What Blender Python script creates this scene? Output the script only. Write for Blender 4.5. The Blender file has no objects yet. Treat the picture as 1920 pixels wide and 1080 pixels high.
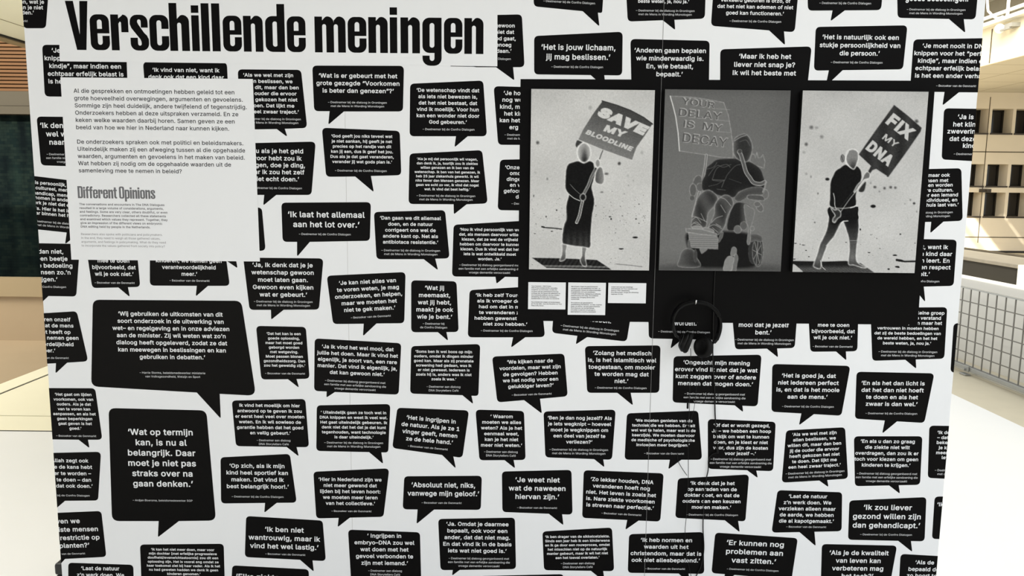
import bpy, bmesh, math, os, random
import numpy as np
from mathutils import Vector, Matrix
from mathutils.geometry import delaunay_2d_cdt

# ---------------------------------------------------------------- camera, world, lights, exposure
S = bpy.context.scene
COL = S.collection
FPX = 1443.0                                   # focal length in pixels of a 1920 px wide frame
CAM = np.array([1.5356, -2.4913, 1.55])        # the wall's front face is the plane y = 0, x 0..3 m
PITCH, ROLL = math.radians(7.4317), math.radians(0.58009)
_f = np.array([0, math.cos(PITCH), -math.sin(PITCH)])
_r = np.array([1.0, 0, 0]); _u = np.cross(_r, _f)
RGT = _r * math.cos(ROLL) + _u * math.sin(ROLL)
UPV = _u * math.cos(ROLL) - _r * math.sin(ROLL)
cd = bpy.data.cameras.new('camera'); cam = bpy.data.objects.new('camera', cd); COL.objects.link(cam)
cd.sensor_width = 36; cd.lens = FPX / 1920 * 36; cd.clip_start = 0.05; cd.clip_end = 200
M = Matrix.Identity(4)
for i in range(3):
    M[i][0], M[i][1], M[i][2], M[i][3] = RGT[i], UPV[i], -_f[i], CAM[i]
cam.matrix_world = M
S.camera = cam

wd = bpy.data.worlds.new('world'); S.world = wd; wd.use_nodes = True
bg = wd.node_tree.nodes['Background']
bg.inputs[0].default_value = (0.93, 0.97, 1.0, 1); bg.inputs[1].default_value = 0.85

sd = bpy.data.lights.new('sun', 'SUN'); sun = bpy.data.objects.new('sun', sd); COL.objects.link(sun)
sd.energy = 5.0; sd.angle = math.radians(0.6); sd.color = (1.0, 0.93, 0.78)
sun.rotation_euler = Vector((0.42, 1.0, -0.50)).to_track_quat('-Z', 'Y').to_euler()

def area(name, loc, aim, sx, sy, watt, color):
    d = bpy.data.lights.new(name, 'AREA'); o = bpy.data.objects.new(name, d); COL.objects.link(o)
    d.shape = 'RECTANGLE'; d.size = sx; d.size_y = sy; d.energy = watt; d.color = color
    o.location = loc; o.rotation_euler = (Vector(aim) - Vector(loc)).to_track_quat('-Z', 'Y').to_euler()
    return o
area('skylight_right', (7.5, -3.0, 6.5), (2.5, 0.5, 0.3), 5, 5, 150, (0.90, 0.95, 1.0))
area('floor_bounce_fill', (1.6, -4.6, 3.45), (1.6, -4.6, 0.0), 6, 2.5, 62, (0.97, 0.98, 1.0))  # added fill without a fitting: brightens the floor so it bounces onto the wall
area('left_fill', (-3.6, 1.9, 5.2), (-3.2, 2.6, 0.0), 4, 3, 290, (1.0, 0.96, 0.86))  # added fill that brightens the background left of the wall
area('facade_fill', (8.5, 9.0, 7.7), (12.5, 17.0, 2.0), 5, 5, 950, (1.0, 0.95, 0.84))  # added warm fill aimed at the facade to brighten it

S.view_settings.view_transform = 'Standard'; S.view_settings.look = 'None'
S.view_settings.exposure = 0.5; S.view_settings.gamma = 1.0; S.view_settings.use_curve_mapping = False

# ---------------------------------------------------------------- helpers
def ray(px, py): return _f * FPX + RGT * (px - 960) + UPV * (540 - py)
def on_y(px, py, y=0.0):
    d = ray(px, py); t = (y - CAM[1]) / d[1]; return CAM + d * t
def on_x(px, py, x):
    d = ray(px, py); t = (x - CAM[0]) / d[0]; return CAM + d * t
def W(px, py, y=0.0):
    p = on_y(px, py, y); return (p[0], p[2])
def project(P):
    v = P - CAM
    d = v @ _f
    return 960 + FPX * (v @ RGT) / d, 540 - FPX * (v @ UPV) / d
def lin(v):
    c = v / 255.0
    return c / 12.92 if c <= 0.04045 else ((c + 0.055) / 1.055) ** 2.4

MATS = {}
def mat(name, color, rough=0.6, spec=0.3, metal=0.0, bump=0.0, scale=60.0, vary=0.0, stretch=(1, 1, 1)):
    if name in MATS: return MATS[name]
    m = bpy.data.materials.new(name); m.use_nodes = True
    nt = m.node_tree; b = nt.nodes['Principled BSDF']
    b.inputs['Base Color'].default_value = (*color, 1); b.inputs['Roughness'].default_value = rough
    b.inputs['Specular IOR Level'].default_value = spec; b.inputs['Metallic'].default_value = metal
    if bump or vary:
        tc = nt.nodes.new('ShaderNodeTexCoord'); mp = nt.nodes.new('ShaderNodeMapping')
        mp.inputs['Scale'].default_value = stretch
        no = nt.nodes.new('ShaderNodeTexNoise'); no.inputs['Scale'].default_value = scale; no.inputs['Detail'].default_value = 4
        nt.links.new(tc.outputs['Object'], mp.inputs['Vector']); nt.links.new(mp.outputs[0], no.inputs['Vector'])
        if vary:
            mx = nt.nodes.new('ShaderNodeMix'); mx.data_type = 'RGBA'
            mx.inputs[6].default_value = (*[c * (1 - vary) for c in color], 1)
            mx.inputs[7].default_value = (*[min(1, c * (1 + vary)) for c in color], 1)
            nt.links.new(no.outputs['Fac'], mx.inputs[0]); nt.links.new(mx.outputs[2], b.inputs['Base Color'])
        if bump:
            bp = nt.nodes.new('ShaderNodeBump'); bp.inputs['Strength'].default_value = bump; bp.inputs['Distance'].default_value = 0.002
            nt.links.new(no.outputs['Fac'], bp.inputs['Height']); nt.links.new(bp.outputs[0], b.inputs['Normal'])
    MATS[name] = m
    return m

WHITE = mat('printed_white', (0.72, 0.735, 0.755), 0.5, 0.25, vary=0.012, scale=14, stretch=(1, 1, 0.2))
BLACK = mat('printed_black', (0.0022, 0.0020, 0.0020), 0.42, 0.055)
INK_W = mat('white_ink', (0.72, 0.735, 0.755), 0.5, 0.25)
INK_D = mat('dark_ink', (0.022, 0.022, 0.026), 0.5, 0.25)
INK_G = mat('grey_ink', (0.13, 0.13, 0.14), 0.5, 0.25)
INK_L = mat('light_grey_ink', (0.17, 0.17, 0.18), 0.5, 0.25)

def link(name, me, m, parent=None, **props):
    o = bpy.data.objects.new(name, me); COL.objects.link(o)
    if m is not None and not me.materials: me.materials.append(m)
    if parent is not None: o.parent = parent
    for k, v in props.items(): o[k] = v
    return o
def empty(name, loc, label, category, group=None):
    o = bpy.data.objects.new(name, None); COL.objects.link(o); o.location = loc; o.empty_display_size = 0.05
    o['label'] = label; o['category'] = category
    if group: o['group'] = group
    return o
def fix(o, parent):
    """parent without moving: parents here are unrotated empties"""
    bpy_loc = Vector(parent.location)
    o.parent = parent; o.matrix_parent_inverse = Matrix.Translation(-bpy_loc)
    return o
def part(name, me, m, parent, **props):
    o = link(name, me, m, None, **props)
    base = Vector(parent.location)
    if parent.type == 'EMPTY': o.parent = parent; o.matrix_parent_inverse = Matrix.Translation(-base)
    else: o.parent = parent            # the parent part sits at the world origin's coordinates
    if parent.type != 'EMPTY' and parent.parent is not None: o.matrix_parent_inverse = Matrix.Identity(4)
    return o
def mesh_py(name, verts, faces):
    me = bpy.data.meshes.new(name); me.from_pydata([tuple(v) for v in verts], [], faces); me.update(); return me
def bm_mesh(name, bm, smooth=False):
    me = bpy.data.meshes.new(name)
    bmesh.ops.recalc_face_normals(bm, faces=bm.faces)
    if smooth:
        for f in bm.faces: f.smooth = True
    bm.to_mesh(me); bm.free(); return me
def add_box(bm, x0, x1, y0, y1, z0, z1, bevel=0.0):
    r = bmesh.ops.create_cube(bm, size=1.0)
    vs = r['verts']
    for v in vs:
        v.co = Vector(((x0 + x1) / 2 + v.co.x * (x1 - x0), (y0 + y1) / 2 + v.co.y * (y1 - y0), (z0 + z1) / 2 + v.co.z * (z1 - z0)))
    if bevel:
        es = list({e for v in vs for e in v.link_edges})
        bmesh.ops.bevel(bm, geom=es, offset=bevel, segments=2, affect='EDGES', profile=0.5)
def box_me(name, *a, bevel=0.0):
    bm = bmesh.new(); add_box(bm, *a, bevel=bevel); return bm_mesh(name, bm)
def boxes_me(name, lst, bevel=0.0):
    bm = bmesh.new()
    for a in lst: add_box(bm, *a, bevel=bevel)
    return bm_mesh(name, bm)
def add_tube(bm, pts, rad, n=8, closed=False):
    pts = [Vector(p) for p in pts]; rings = []
    prev = None
    for i, p in enumerate(pts):
        a = pts[max(i - 1, 0)]; b = pts[min(i + 1, len(pts) - 1)]
        t = (b - a).normalized()
        if prev is None:
            prev = t.orthogonal().normalized()
        nrm = (prev - t * prev.dot(t)).normalized(); prev = nrm
        bi = t.cross(nrm)
        r = rad[i] if isinstance(rad, (list, tuple)) else rad
        rings.append([bm.verts.new(p + (nrm * math.cos(2 * math.pi * k / n) + bi * math.sin(2 * math.pi * k / n)) * r) for k in range(n)])
    for i in range(len(rings) - 1):
        for k in range(n):
            bm.faces.new((rings[i][k], rings[i][(k + 1) % n], rings[i + 1][(k + 1) % n], rings[i + 1][k]))
    bm.faces.new(rings[0][::-1]); bm.faces.new(rings[-1])
def add_lathe(bm, prof, mtx, n=32):
    rings = []
    for r, h in prof:
        rings.append([bm.verts.new(mtx @ Vector((r * math.cos(2 * math.pi * k / n), r * math.sin(2 * math.pi * k / n), h))) for k in range(n)])
    for i in range(len(rings) - 1):
        for k in range(n):
            bm.faces.new((rings[i][k], rings[i][(k + 1) % n], rings[i + 1][(k + 1) % n], rings[i + 1][k]))
    bm.faces.new(rings[0][::-1]); bm.faces.new(rings[-1])
def catmull(pts, k=6, closed=False):
    P = [np.array(p, float) for p in pts]; n = len(P); out = []
    for i in range(n if closed else n - 1):
        if closed: a, b, c, d = P[i - 1], P[i], P[(i + 1) % n], P[(i + 2) % n]
        else: a, b, c, d = P[max(i - 1, 0)], P[i], P[i + 1], P[min(i + 2, n - 1)]
        for j in range(k):
            t = j / k
            out.append(0.5 * (2 * b + (c - a) * t + (2 * a - 5 * b + 4 * c - d) * t * t + (3 * b - a - 3 * c + d) * t ** 3))
    if not closed: out.append(P[-1])
    return out

# ---------------------------------------------------------------- lettering
FONT = None
try:
    FONT = bpy.data.fonts.load(os.path.join(bpy.utils.system_resource('DATAFILES'), 'fonts', 'Inter.woff2'))
except Exception:
    FONT = None
_tc, _loops, _adv, _glyphs = {}, {}, {}, {}
def _font_curve(body, res=2):
    c = bpy.data.curves.new('lettering', 'FONT'); c.body = body; c.size = 1.0
    if FONT: c.font = FONT
    c.resolution_u = res; c.fill_mode = 'NONE'
    o = bpy.data.objects.new('lettering', c); me = bpy.data.meshes.new_from_object(o)
    V = [(v.co.x, v.co.y) for v in me.vertices]; E = [tuple(e.vertices) for e in me.edges]
    bpy.data.objects.remove(o); bpy.data.curves.remove(c); bpy.data.meshes.remove(me)
    return V, E
def _advance(ch):
    if ch not in _adv:
        ext = lambda t: (lambda V: max(v[0] for v in V) - min(v[0] for v in V))(_font_curve(t, 1)[0])
        if '' not in _adv: _adv[''] = ext('HH')
        _adv[ch] = 0.195 if ch == 'I' else ext('H' + ch + 'H') - _adv['']
    return _adv[ch]
def _outline(ch, res):
    k = (ch, res)
    if k in _loops: return _loops[k]
    if ch == 'I': _loops[k] = [[(0.065, 0), (0.13, 0), (0.13, 0.505), (0.065, 0.505)]]; return _loops[k]
    V, E = _font_curve(ch, res); nb = {}
    for i, j in E: nb.setdefault(i, []).append(j); nb.setdefault(j, []).append(i)
    seen, out = set(), []
    for i in nb:
        if i in seen: continue
        lp, cur, prev = [], i, None
        while cur not in seen:
            seen.add(cur); lp.append(V[cur])
            nx = [q for q in nb[cur] if q != prev and q not in seen]
            prev = cur
            if not nx: break
            cur = nx[0]
        clean = [p for q, p in enumerate(lp) if math.dist(p, lp[q - 1]) > 1e-5]
        if len(clean) > 2: out.append(clean)
    _loops[k] = out
    return out
def _sarea(l): return sum(l[i - 1][0] * l[i][1] - l[i][0] * l[i - 1][1] for i in range(len(l))) / 2
def _winding(p, loops):
    w = 0
    for l in loops:
        for i in range(len(l)):
            (x0, y0), (x1, y1) = l[i - 1], l[i]
            if (y0 > p[1]) != (y1 > p[1]) and p[0] < (x1 - x0) * (p[1] - y0) / (y1 - y0) + x0: w += 1 if y1 > y0 else -1
    return w
def _grow(l, d):
    """shift a closed line outwards (for a counter-clockwise one) by d"""
    out = []; n = len(l)
    for i in range(n):
        a, p, b = np.array(l[i - 1]), np.array(l[i]), np.array(l[(i + 1) % n])
        u, v = p - a, b - p
        u = u / np.linalg.norm(u); v = v / np.linalg.norm(v)
        n1, n2 = np.array([u[1], -u[0]]), np.array([v[1], -v[0]])
        m = n1 + n2; q = m @ m
        m = n1 if q < 0.3 else m * 2 / q
        out.append(tuple(p + m * d))
    return out
def _fill(loops):
    """triangles wherever the winding number is not zero"""
    P, E = [], []
    for l in loops:
        n0 = len(P); P += [Vector(p) for p in l]; E += [(n0 + i, n0 + (i + 1) % len(l)) for i in range(len(l))]
    vo, _, fo, _, _, _ = delaunay_2d_cdt(P, E, [], 0, 1e-6)
    V = [(v.x, v.y) for v in vo]; F = []
    for f in fo:
        c = (sum(V[i][0] for i in f) / len(f), sum(V[i][1] for i in f) / len(f))
        if _winding(c, loops): F.append(tuple(f))
    return V, F
def _letter(ch, bold, res):
    k = (ch, bold, res)
    if k in _glyphs: return _glyphs[k]
    L = _outline(ch, res); V, F = [], []
    if L:
        big = max(L, key=lambda l: abs(_sarea(l))); sg = 1 if _sarea(big) > 0 else -1
        V, F = _fill([_grow(q, bold * sg) for q in L] if bold else L)
    _glyphs[k] = (V, F)
    return _glyphs[k]
def text_geo(body, bold=0.0, align='CENTER', res=2):
    """flat lettering, line pitch 2: (verts Nx2 array, faces)"""
    key = (body, bold, align, res)
    if key in _tc: return _tc[key]
    V, F = [], []
    for n, line in enumerate(body.split('\n')):
        w = sum(_advance(c) for c in line) + 2 * bold * len(line) * 0.6
        x = -w / 2 if align == 'CENTER' else 0.0
        for c in line:
            if c != ' ':
                v, f = _letter(c, bold, res); b = len(V)
                V += [(p[0] + x, p[1] - 2 * n) for p in v]; F += [tuple(i + b for i in t) for t in f]
            x += _advance(c) + 1.2 * bold
    _tc[key] = (np.array(V) if V else np.zeros((0, 2)), F)
    return _tc[key]

XH = float(text_geo('x')[0][:, 1].max())        # x-height of the letters used
KX = 1.07                                      # natural width of the wall's typeface against its height
class Plate:
    """collects flat printed shapes lying in a plane y = const, clipped to the wall's width"""
    def __init__(s, y): s.y = y; s.v = []; s.f = []
    def add(s, xz, faces):
        b = len(s.v); s.v += [(p[0], s.y, p[1]) for p in xz]; s.f += [tuple(i + b for i in f) for f in faces]
    def mesh(s, name, clip=True):
        me = bpy.data.meshes.new(name); me.from_pydata(s.v, [], s.f); me.update()
        if clip and s.v:
            xs = [p[0] for p in s.v]
            if min(xs) < 0.0 or max(xs) > 3.0:
                bm = bmesh.new(); bm.from_mesh(me)
                for x, nx in ((0.0, -1), (3.0, 1)):
                    bmesh.ops.bisect_plane(bm, geom=bm.verts[:] + bm.edges[:] + bm.faces[:], plane_co=(x, 0, 0), plane_no=(nx, 0, 0), clear_outer=True)
                bm.to_mesh(me); bm.free()
        return me
def place(plate, co, faces, ox, oz, sx, sy, ang):
    ca, sa = math.cos(ang), math.sin(ang)
    x, z = co[:, 0] * sx, co[:, 1] * sy
    plate.add(np.stack([ox + x * ca - z * sa, oz + x * sa + z * ca], 1).tolist(), faces)
def slope_angle(px, py, s):
    """angle on the wall of a line of slope s in the photograph; s None means level"""
    if s is None: return 0.0
    a = W(px - 20, py - 20 * s); b = W(px + 20, py + 20 * s)
    return math.atan2(b[1] - a[1], b[0] - a[0])
RATIOS = []
def block(plate, lines, xl, xr, y1, yN, s=None, bold=0.018, res=2, align='CENTER', yplane=0.0, em=None):
    body = '\n'.join(lines)
    co, fs = text_geo(body, bold, align, res)
    if len(co) == 0: return
    cx = (xl + xr) / 2
    top = W(cx, y1, yplane); bot = W(cx, yN, yplane)
    n = len(lines)
    pitch = (top[1] - bot[1]) / (n - 1) if n > 1 else (em or 15) * 1.2 / 583
    a = W(xl, y1, yplane); b = W(xr, y1, yplane)
    wid = b[0] - a[0]
    bw = co[:, 0].max() - co[:, 0].min()
    sx = wid / bw
    sy = pitch / 1.2 * 0.49 / XH
    RATIOS.append(sx / sy)
    # lines one pitch apart whatever the letters' height
    co = co.copy(); row = np.clip(np.floor((1.4 - co[:, 1]) / 2), 0, n - 1)
    co[:, 1] = (co[:, 1] + 2 * row) * sy - row * pitch
    off = -(co[:, 0].max() + co[:, 0].min()) / 2
    co[:, 0] += off
    place(plate, co, fs, top[0], top[1], sx, 1.0, slope_angle(cx, y1, s))
def frag(plate, rows, em, side, s=None, bold=0.018):
    """rows (text, x, baseline) hung on their right ('R') or left ('L') ends"""
    for t, x, y in rows:
        co, fs = text_geo(t, bold, 'LEFT', 2)
        sy = em / 1.2 / 583 * 0.49 / XH; sx = sy * KX
        o = W(x, y); ang = slope_angle(x, y, s)
        co = co.copy(); co[:, 0] -= co[:, 0].max() if side == 'R' else co[:, 0].min()
        place(plate, co, fs, o[0], o[1], sx, sy, ang)
ATT = {'C': ['– Deelnemer bij de Confro Dialogen'],
       'D': ['– Deelnemer bij', 'de Confro Dialogen'],
       'G': ['– Deelnemer bij de dialoog in Groningen', 'met de Mens in Wording Monologen'],
       'B': ['– Bezoeker van de Genmarkt'],
       'F': ['– Deelnemer bij dialoog georganiseerd met', 'een familie met een erfelijke aandoening die', 'vroege dementie veroorzaakt'],
       'S': ['– Deelnemer aan dialoog', 'DNA Storytellers Café'],
       'H': ['– Harrie Storms, beleidsmedewerker ministerie', 'van Volksgezondheid, Welzijn en Sport'],
       'A': ['– Ardjan Boersma, beleidsmedewerker SGP']}
AW = {'C': 97, 'D': 50.5, 'G': 110, 'B': 75, 'F': 116, 'S': 63, 'H': 123, 'A': 112}
def attribution(plate, code, cx, y, s=None, side='M'):
    L = ATT[code]; w = AW[code]
    if side == 'R': cx -= w / 2
    if side == 'L': cx += w / 2
    block(plate, L, cx - w / 2, cx + w / 2, y, y + 7.0 * max(len(L) - 1, 1), s, bold=-0.003, res=1, em=5.8)

def fillet(pts, radii, k=5):
    out = []; n = len(pts)
    for i in range(n):
        p = np.array(pts[i]); a = np.array(pts[i - 1]); b = np.array(pts[(i + 1) % n]); r = radii[i]
        da, db = a - p, b - p; la, lb = np.linalg.norm(da), np.linalg.norm(db)
        if r <= 0 or la < 1e-9 or lb < 1e-9: out.append(tuple(p)); continue
        da /= la; db /= lb
        th = math.acos(max(-1, min(1, float(da @ db)))) / 2
        t = min(r / math.tan(th), la * 0.49, lb * 0.49)
        p0, p1 = p + da * t, p + db * t
        for j in range(k + 1):
            q = j / k
            out.append(tuple((1 - q) ** 2 * p0 + 2 * q * (1 - q) * p + q * q * p1))
    return out
def clip_x(poly, x, keep_less):
    out = []; n = len(poly)
    ins = lambda p: p[0] <= x if keep_less else p[0] >= x
    for i in range(n):
        a, b = poly[i - 1], poly[i]
        if ins(a) != ins(b):
            t = (x - a[0]) / (b[0] - a[0]); out.append((x, a[1] + (b[1] - a[1]) * t))
        if ins(b): out.append(b)
    return out
def flat_poly(name, pts, y):
    pts = clip_x(clip_x(pts, 3.0, True), 0.0, False)
    bm = bmesh.new(); f = bm.faces.new([bm.verts.new((p[0], y, p[1])) for p in pts])
    f.normal_update()
    bmesh.ops.triangulate(bm, faces=[f], ngon_method='EAR_CLIP')
    for f in bm.faces:
        f.normal_update()
        if f.normal.y > 0: f.normal_flip()
    me = bpy.data.meshes.new(name); bm.to_mesh(me); bm.free(); return me

# ================================================================= SETTING
TAN = mat('tan_facade_panel', (0.71, 0.63, 0.50), 0.6, 0.2, vary=0.04, scale=3)
CREAM = mat('cream_plaster', (0.84, 0.79, 0.60), 0.6, 0.2, vary=0.02, scale=4)
FLOORW = mat('white_floor', (0.82, 0.815, 0.79), 0.4, 0.25, vary=0.012, scale=5)
FLOORB = mat('beige_floor', (0.57, 0.51, 0.38), 0.5, 0.25, vary=0.06, scale=7)
BROWN = mat('brown_wall', (0.41, 0.315, 0.205), 0.6, 0.2, vary=0.05, scale=2)
DARK = mat('dark_line', (0.03, 0.028, 0.025), 0.6, 0.2)
CHAR = mat('charcoal_panel', (0.028, 0.026, 0.022), 0.5, 0.2)
STEEL = mat('galvanised_steel', (0.36, 0.36, 0.34), 0.45, 0.5, metal=0.6, vary=0.1, scale=30)
OFFW = mat('off_white_paint', (0.80, 0.78, 0.70), 0.5, 0.25)
GLASSD = mat('dark_window_glass', (0.016, 0.014, 0.012), 0.12, 0.5)

def struct(name, me, m, **k): return link(name, me, m, None, kind='structure', **k)

# floors
struct('floor', boxes_me('floor', [(-12, 1.0, -10, 2.185, -0.06, 0), (1.0, 4.955, -10, 14, -0.06, 0)]), FLOORW)
struct('trim_1', box_me('trim', -12, 1.0, 2.185, 2.215, -0.08, -0.004), DARK)
struct('floor.001', boxes_me('floor', [(-12, 1.0, 2.215, 2.52, -0.06, -0.006), (-2.235, 1.0, 2.525, 14, -0.06, -0.002)]), CREAM)
struct('trim_2', box_me('trim', -2.243, -2.235, 2.525, 14, -0.06, 0.001), DARK)
struct('trim_3', box_me('trim', -2.41, -2.243, 2.525, 14, -0.06, 0.006), CREAM)
struct('floor.002', box_me('floor', -12, -2.41, 2.525, 6, -0.06, -0.002), BROWN)
struct('floor.003', box_me('floor', 4.955, 24, -10, 17.5, -0.06, -0.003), FLOORB)

# left side: brown wall, beige ledge, tiled wall, beige band, slatted fascia, soffit beams
Z = lambda py: float(on_y(20, py, 5.0)[2])
struct('wall_left', box_me('wall', -12, -0.2, 5.0, 5.2, -0.06, Z(555)), BROWN)
struct('trim_4', box_me('trim', -12, -0.2, 4.96, 5.2, Z(555), Z(520)), mat('beige_ledge', (0.36, 0.28, 0.17), 0.6, 0.2))
def tile_mat():
    m = mat('dark_green_tiles', (0.014, 0.032, 0.030), 0.75, 0.03); nt = m.node_tree; b = nt.nodes['Principled BSDF']
    tc = nt.nodes.new('ShaderNodeTexCoord'); mp = nt.nodes.new('ShaderNodeMapping'); mp.inputs['Rotation'].default_value = (math.pi / 2, 0.12, 0)
    br = nt.nodes.new('ShaderNodeTexBrick'); br.inputs['Scale'].default_value = 9; br.inputs['Mortar Size'].default_value = 0.008
    br.inputs['Color1'].default_value = (0.0022, 0.0058, 0.0064, 1); br.inputs['Color2'].default_value = (0.006, 0.0112, 0.0100, 1)
    br.inputs['Mortar'].default_value = (0.0017, 0.0038, 0.0042, 1)
    no = nt.nodes.new('ShaderNodeTexNoise'); no.inputs['Scale'].default_value = 3.0
    mx = nt.nodes.new('ShaderNodeMix'); mx.data_type = 'RGBA'; mx.blend_type = 'MULTIPLY'; mx.inputs[0].default_value = 0.8
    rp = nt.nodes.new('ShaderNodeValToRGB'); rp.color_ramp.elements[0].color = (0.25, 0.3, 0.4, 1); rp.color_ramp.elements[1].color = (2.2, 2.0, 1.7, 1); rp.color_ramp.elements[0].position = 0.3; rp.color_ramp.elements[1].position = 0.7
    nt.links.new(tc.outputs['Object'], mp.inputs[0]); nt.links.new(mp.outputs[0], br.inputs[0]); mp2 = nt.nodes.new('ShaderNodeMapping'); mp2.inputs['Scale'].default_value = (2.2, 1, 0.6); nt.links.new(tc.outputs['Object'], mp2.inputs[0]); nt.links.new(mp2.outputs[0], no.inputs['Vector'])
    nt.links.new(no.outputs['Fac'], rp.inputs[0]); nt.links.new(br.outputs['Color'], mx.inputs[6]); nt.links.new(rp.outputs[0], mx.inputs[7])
    nt.links.new(mx.outputs[2], b.inputs['Base Color'])
    return m
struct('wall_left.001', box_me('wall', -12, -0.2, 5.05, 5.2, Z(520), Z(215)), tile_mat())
struct('trim_5', boxes_me('trim', [(-12, -0.2, 4.93, 5.2, Z(215), Z(200)), (-12, -0.2, 4.95, 5.2, Z(199), Z(172))]), mat('taupe_band', (0.042, 0.035, 0.023), 0.6, 0.2))
slat = []
z = Z(172); k = 0
while z < 3.25:
    slat.append((-12, -0.2, 4.97, 5.05, z + 0.004, z + 0.028)); z += 0.034
struct('trim_6', boxes_me('trim', slat), mat('oak_slats', (0.080, 0.033, 0.007), 0.55, 0.2, vary=0.35, scale=6, stretch=(0.4, 1, 6)))
struct('wall_left.002', box_me('wall', -12, -0.2, 5.05, 5.2, Z(172), 3.3), mat('slat_backing', (0.10, 0.055, 0.025), 0.7, 0.1))
XB = -2.75
zc = float(on_x(20, 71, XB)[2])
def at_z(px, py, z):
    d = ray(px, py); return CAM + d * ((z - CAM[2]) / d[2])
xj = float(at_z(20, 42, zc)[0])
struct('ceiling_1', box_me('ceiling', XB + 0.03, 0.3, 1.2, 4.9, zc, zc + 0.06), mat('cream_ceiling', (0.92, 0.90, 0.73), 0.6, 0.2))
struct('trim_7', boxes_me('trim', [(xj - 0.006, xj + 0.006, 1.2, 4.9, zc - 0.002, zc)]), mat('ceiling_joint', (0.35, 0.31, 0.2), 0.6, 0.2))
struct('trim_8', box_me('trim', XB, XB + 0.03, 1.2, 4.9, zc - 0.012, zc + 0.06), DARK)
struct('trim_9', box_me('trim', XB - 0.12, XB, 1.2, 4.9, zc - 0.02, zc + 0.06), mat('beige_ledge', (0.36, 0.28, 0.17)))

# right side: facade with window openings, tiled soffit, beam, trays
YF = 17.5
fx = lambda px, py: float(on_y(px, py, YF)[0]); fz = lambda px, py: float(on_y(px, py, YF)[2])
cols = [13.09 + 0.61 * i for i in range(-2, 6)]       # left edge of every opening
ow = 0.53
rows_z = [(fz(1880, 250), fz(1880, 204)), (fz(1870, 349), fz(1870, 308)), (fz(1868, 406), fz(1868, 361))]
bxs = []
zcur = 0.25
for z0, z1 in sorted(rows_z):
    bxs.append((6, 22, YF, YF + 0.44, zcur, z0))
    prev = 6
    for c in cols:
        bxs.append((prev, c, YF, YF + 0.44, z0, z1)); prev = c + ow
    bxs.append((prev, 22, YF, YF + 0.44, z0, z1))
    zcur = z1
bxs.append((6, 22, YF, YF + 0.44, zcur, 7))
struct('wall_back', boxes_me('wall', bxs), TAN)
struct('trim_10', box_me('trim', 6, 22, YF - 0.02, YF + 0.44, -0.06, 0.05), DARK)
struct('trim_11', box_me('trim', 6, 22, YF - 0.01, YF + 0.44, 0.05, 0.25), TAN)
gz = [(6, 22, YF - 0.004, YF, z - 0.012, z + 0.012) for z in (fz(1870, 285), fz(1870, 445))]
gz += [(x - 0.010, x + 0.010, YF - 0.004, YF, 0.05, 3.95) for x in (13.62 - 2.44, 13.62, 13.62 + 2.44)]
struct('trim_12', boxes_me('trim', gz), mat('panel_joint', (0.10, 0.08, 0.05), 0.7, 0.1))
wn = 0
for ri, (z0, z1) in enumerate(rows_z):
    for ci, c in enumerate(cols):
        if ci == 0 and ri < 0: continue
        wn += 1
        fr = boxes_me('window_frame', [(c, c + ow, YF + 0.37, YF + 0.44, z0, z0 + 0.03), (c, c + ow, YF + 0.37, YF + 0.44, z1 - 0.03, z1),
                                       (c, c + 0.03, YF + 0.37, YF + 0.44, z0, z1), (c + ow - 0.04, c + ow, YF + 0.37, YF + 0.44, z0, z1)])
        w = struct('window_%d' % wn, fr, mat('dark_window_frame', (0.018, 0.015, 0.011), 0.5, 0.2))
        part('pane', box_me('pane', c + 0.03, c + ow - 0.04, YF + 0.40, YF + 0.415, z0 + 0.03, z1 - 0.03), GLASSD, w)
        part('window_sill', box_me('window_sill', c - 0.02, c + ow + 0.02, YF - 0.02, YF + 0.06, z0 - 0.035, z0 + 0.004), mat('dark_sill', (0.05, 0.04, 0.03), 0.5, 0.3), w)
v = on_y(1848, 357, YF - 0.1)
struct('trim_16', boxes_me('trim', [(float(v[0]) - 0.11, float(v[0]) + 0.11, YF - 0.16, YF, float(v[2]) - 0.05, float(v[2]) + 0.035), (float(v[0]) - 0.03, float(v[0]) + 0.03, YF - 0.2, YF - 0.16, float(v[2]) - 0.03, float(v[2]) + 0.03)]), mat('dark_sill', (0.05, 0.04, 0.03)))
# soffit with tile joints
ZS = 4.06
def soffit_mat():
    m = mat('ceiling_tiles', (0.60, 0.55, 0.42), 0.7, 0.1); nt = m.node_tree; b = nt.nodes['Principled BSDF']
    tc = nt.nodes.new('ShaderNodeTexCoord'); br = nt.nodes.new('ShaderNodeTexBrick'); br.offset = 0.0
    br.inputs['Scale'].default_value = 1.0; br.inputs['Brick Width'].default_value = 1.2; br.inputs['Row Height'].default_value = 1.2
    br.inputs['Mortar Size'].default_value = 0.014
    br.inputs['Color1'].default_value = (0.56, 0.52, 0.43, 1); br.inputs['Color2'].default_value = (0.545, 0.505, 0.42, 1); br.inputs['Mortar'].default_value = (0.30, 0.26, 0.18, 1)
    mp = nt.nodes.new('ShaderNodeMapping'); mp.inputs['Rotation'].default_value = (0, 0, 0.0)
    nt.links.new(tc.outputs['Object'], mp.inputs[0]); nt.links.new(mp.outputs[0], br.inputs[0]); nt.links.new(br.outputs['Color'], b.inputs['Base Color'])
    return m
struct('ceiling_2', box_me('ceiling', 10.9, 22, 11.5, YF, ZS, ZS + 0.05), soffit_mat())
zx = lambda px, py, x=10.9: float(on_x(px, py, x)[2])
struct('trim_13', box_me('trim', 10.84, 10.9, 6, YF, ZS - 0.02, zx(1880, 33)), mat('cream_beam', (0.74, 0.66, 0.48), 0.6, 0.2, vary=0.03, scale=2))
struct('trim_14', box_me('trim', 10.83, 10.845, 13.02, 13.04, ZS, zx(1880, 50)), mat('panel_joint', (0.1, 0.08, 0.05)))
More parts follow.
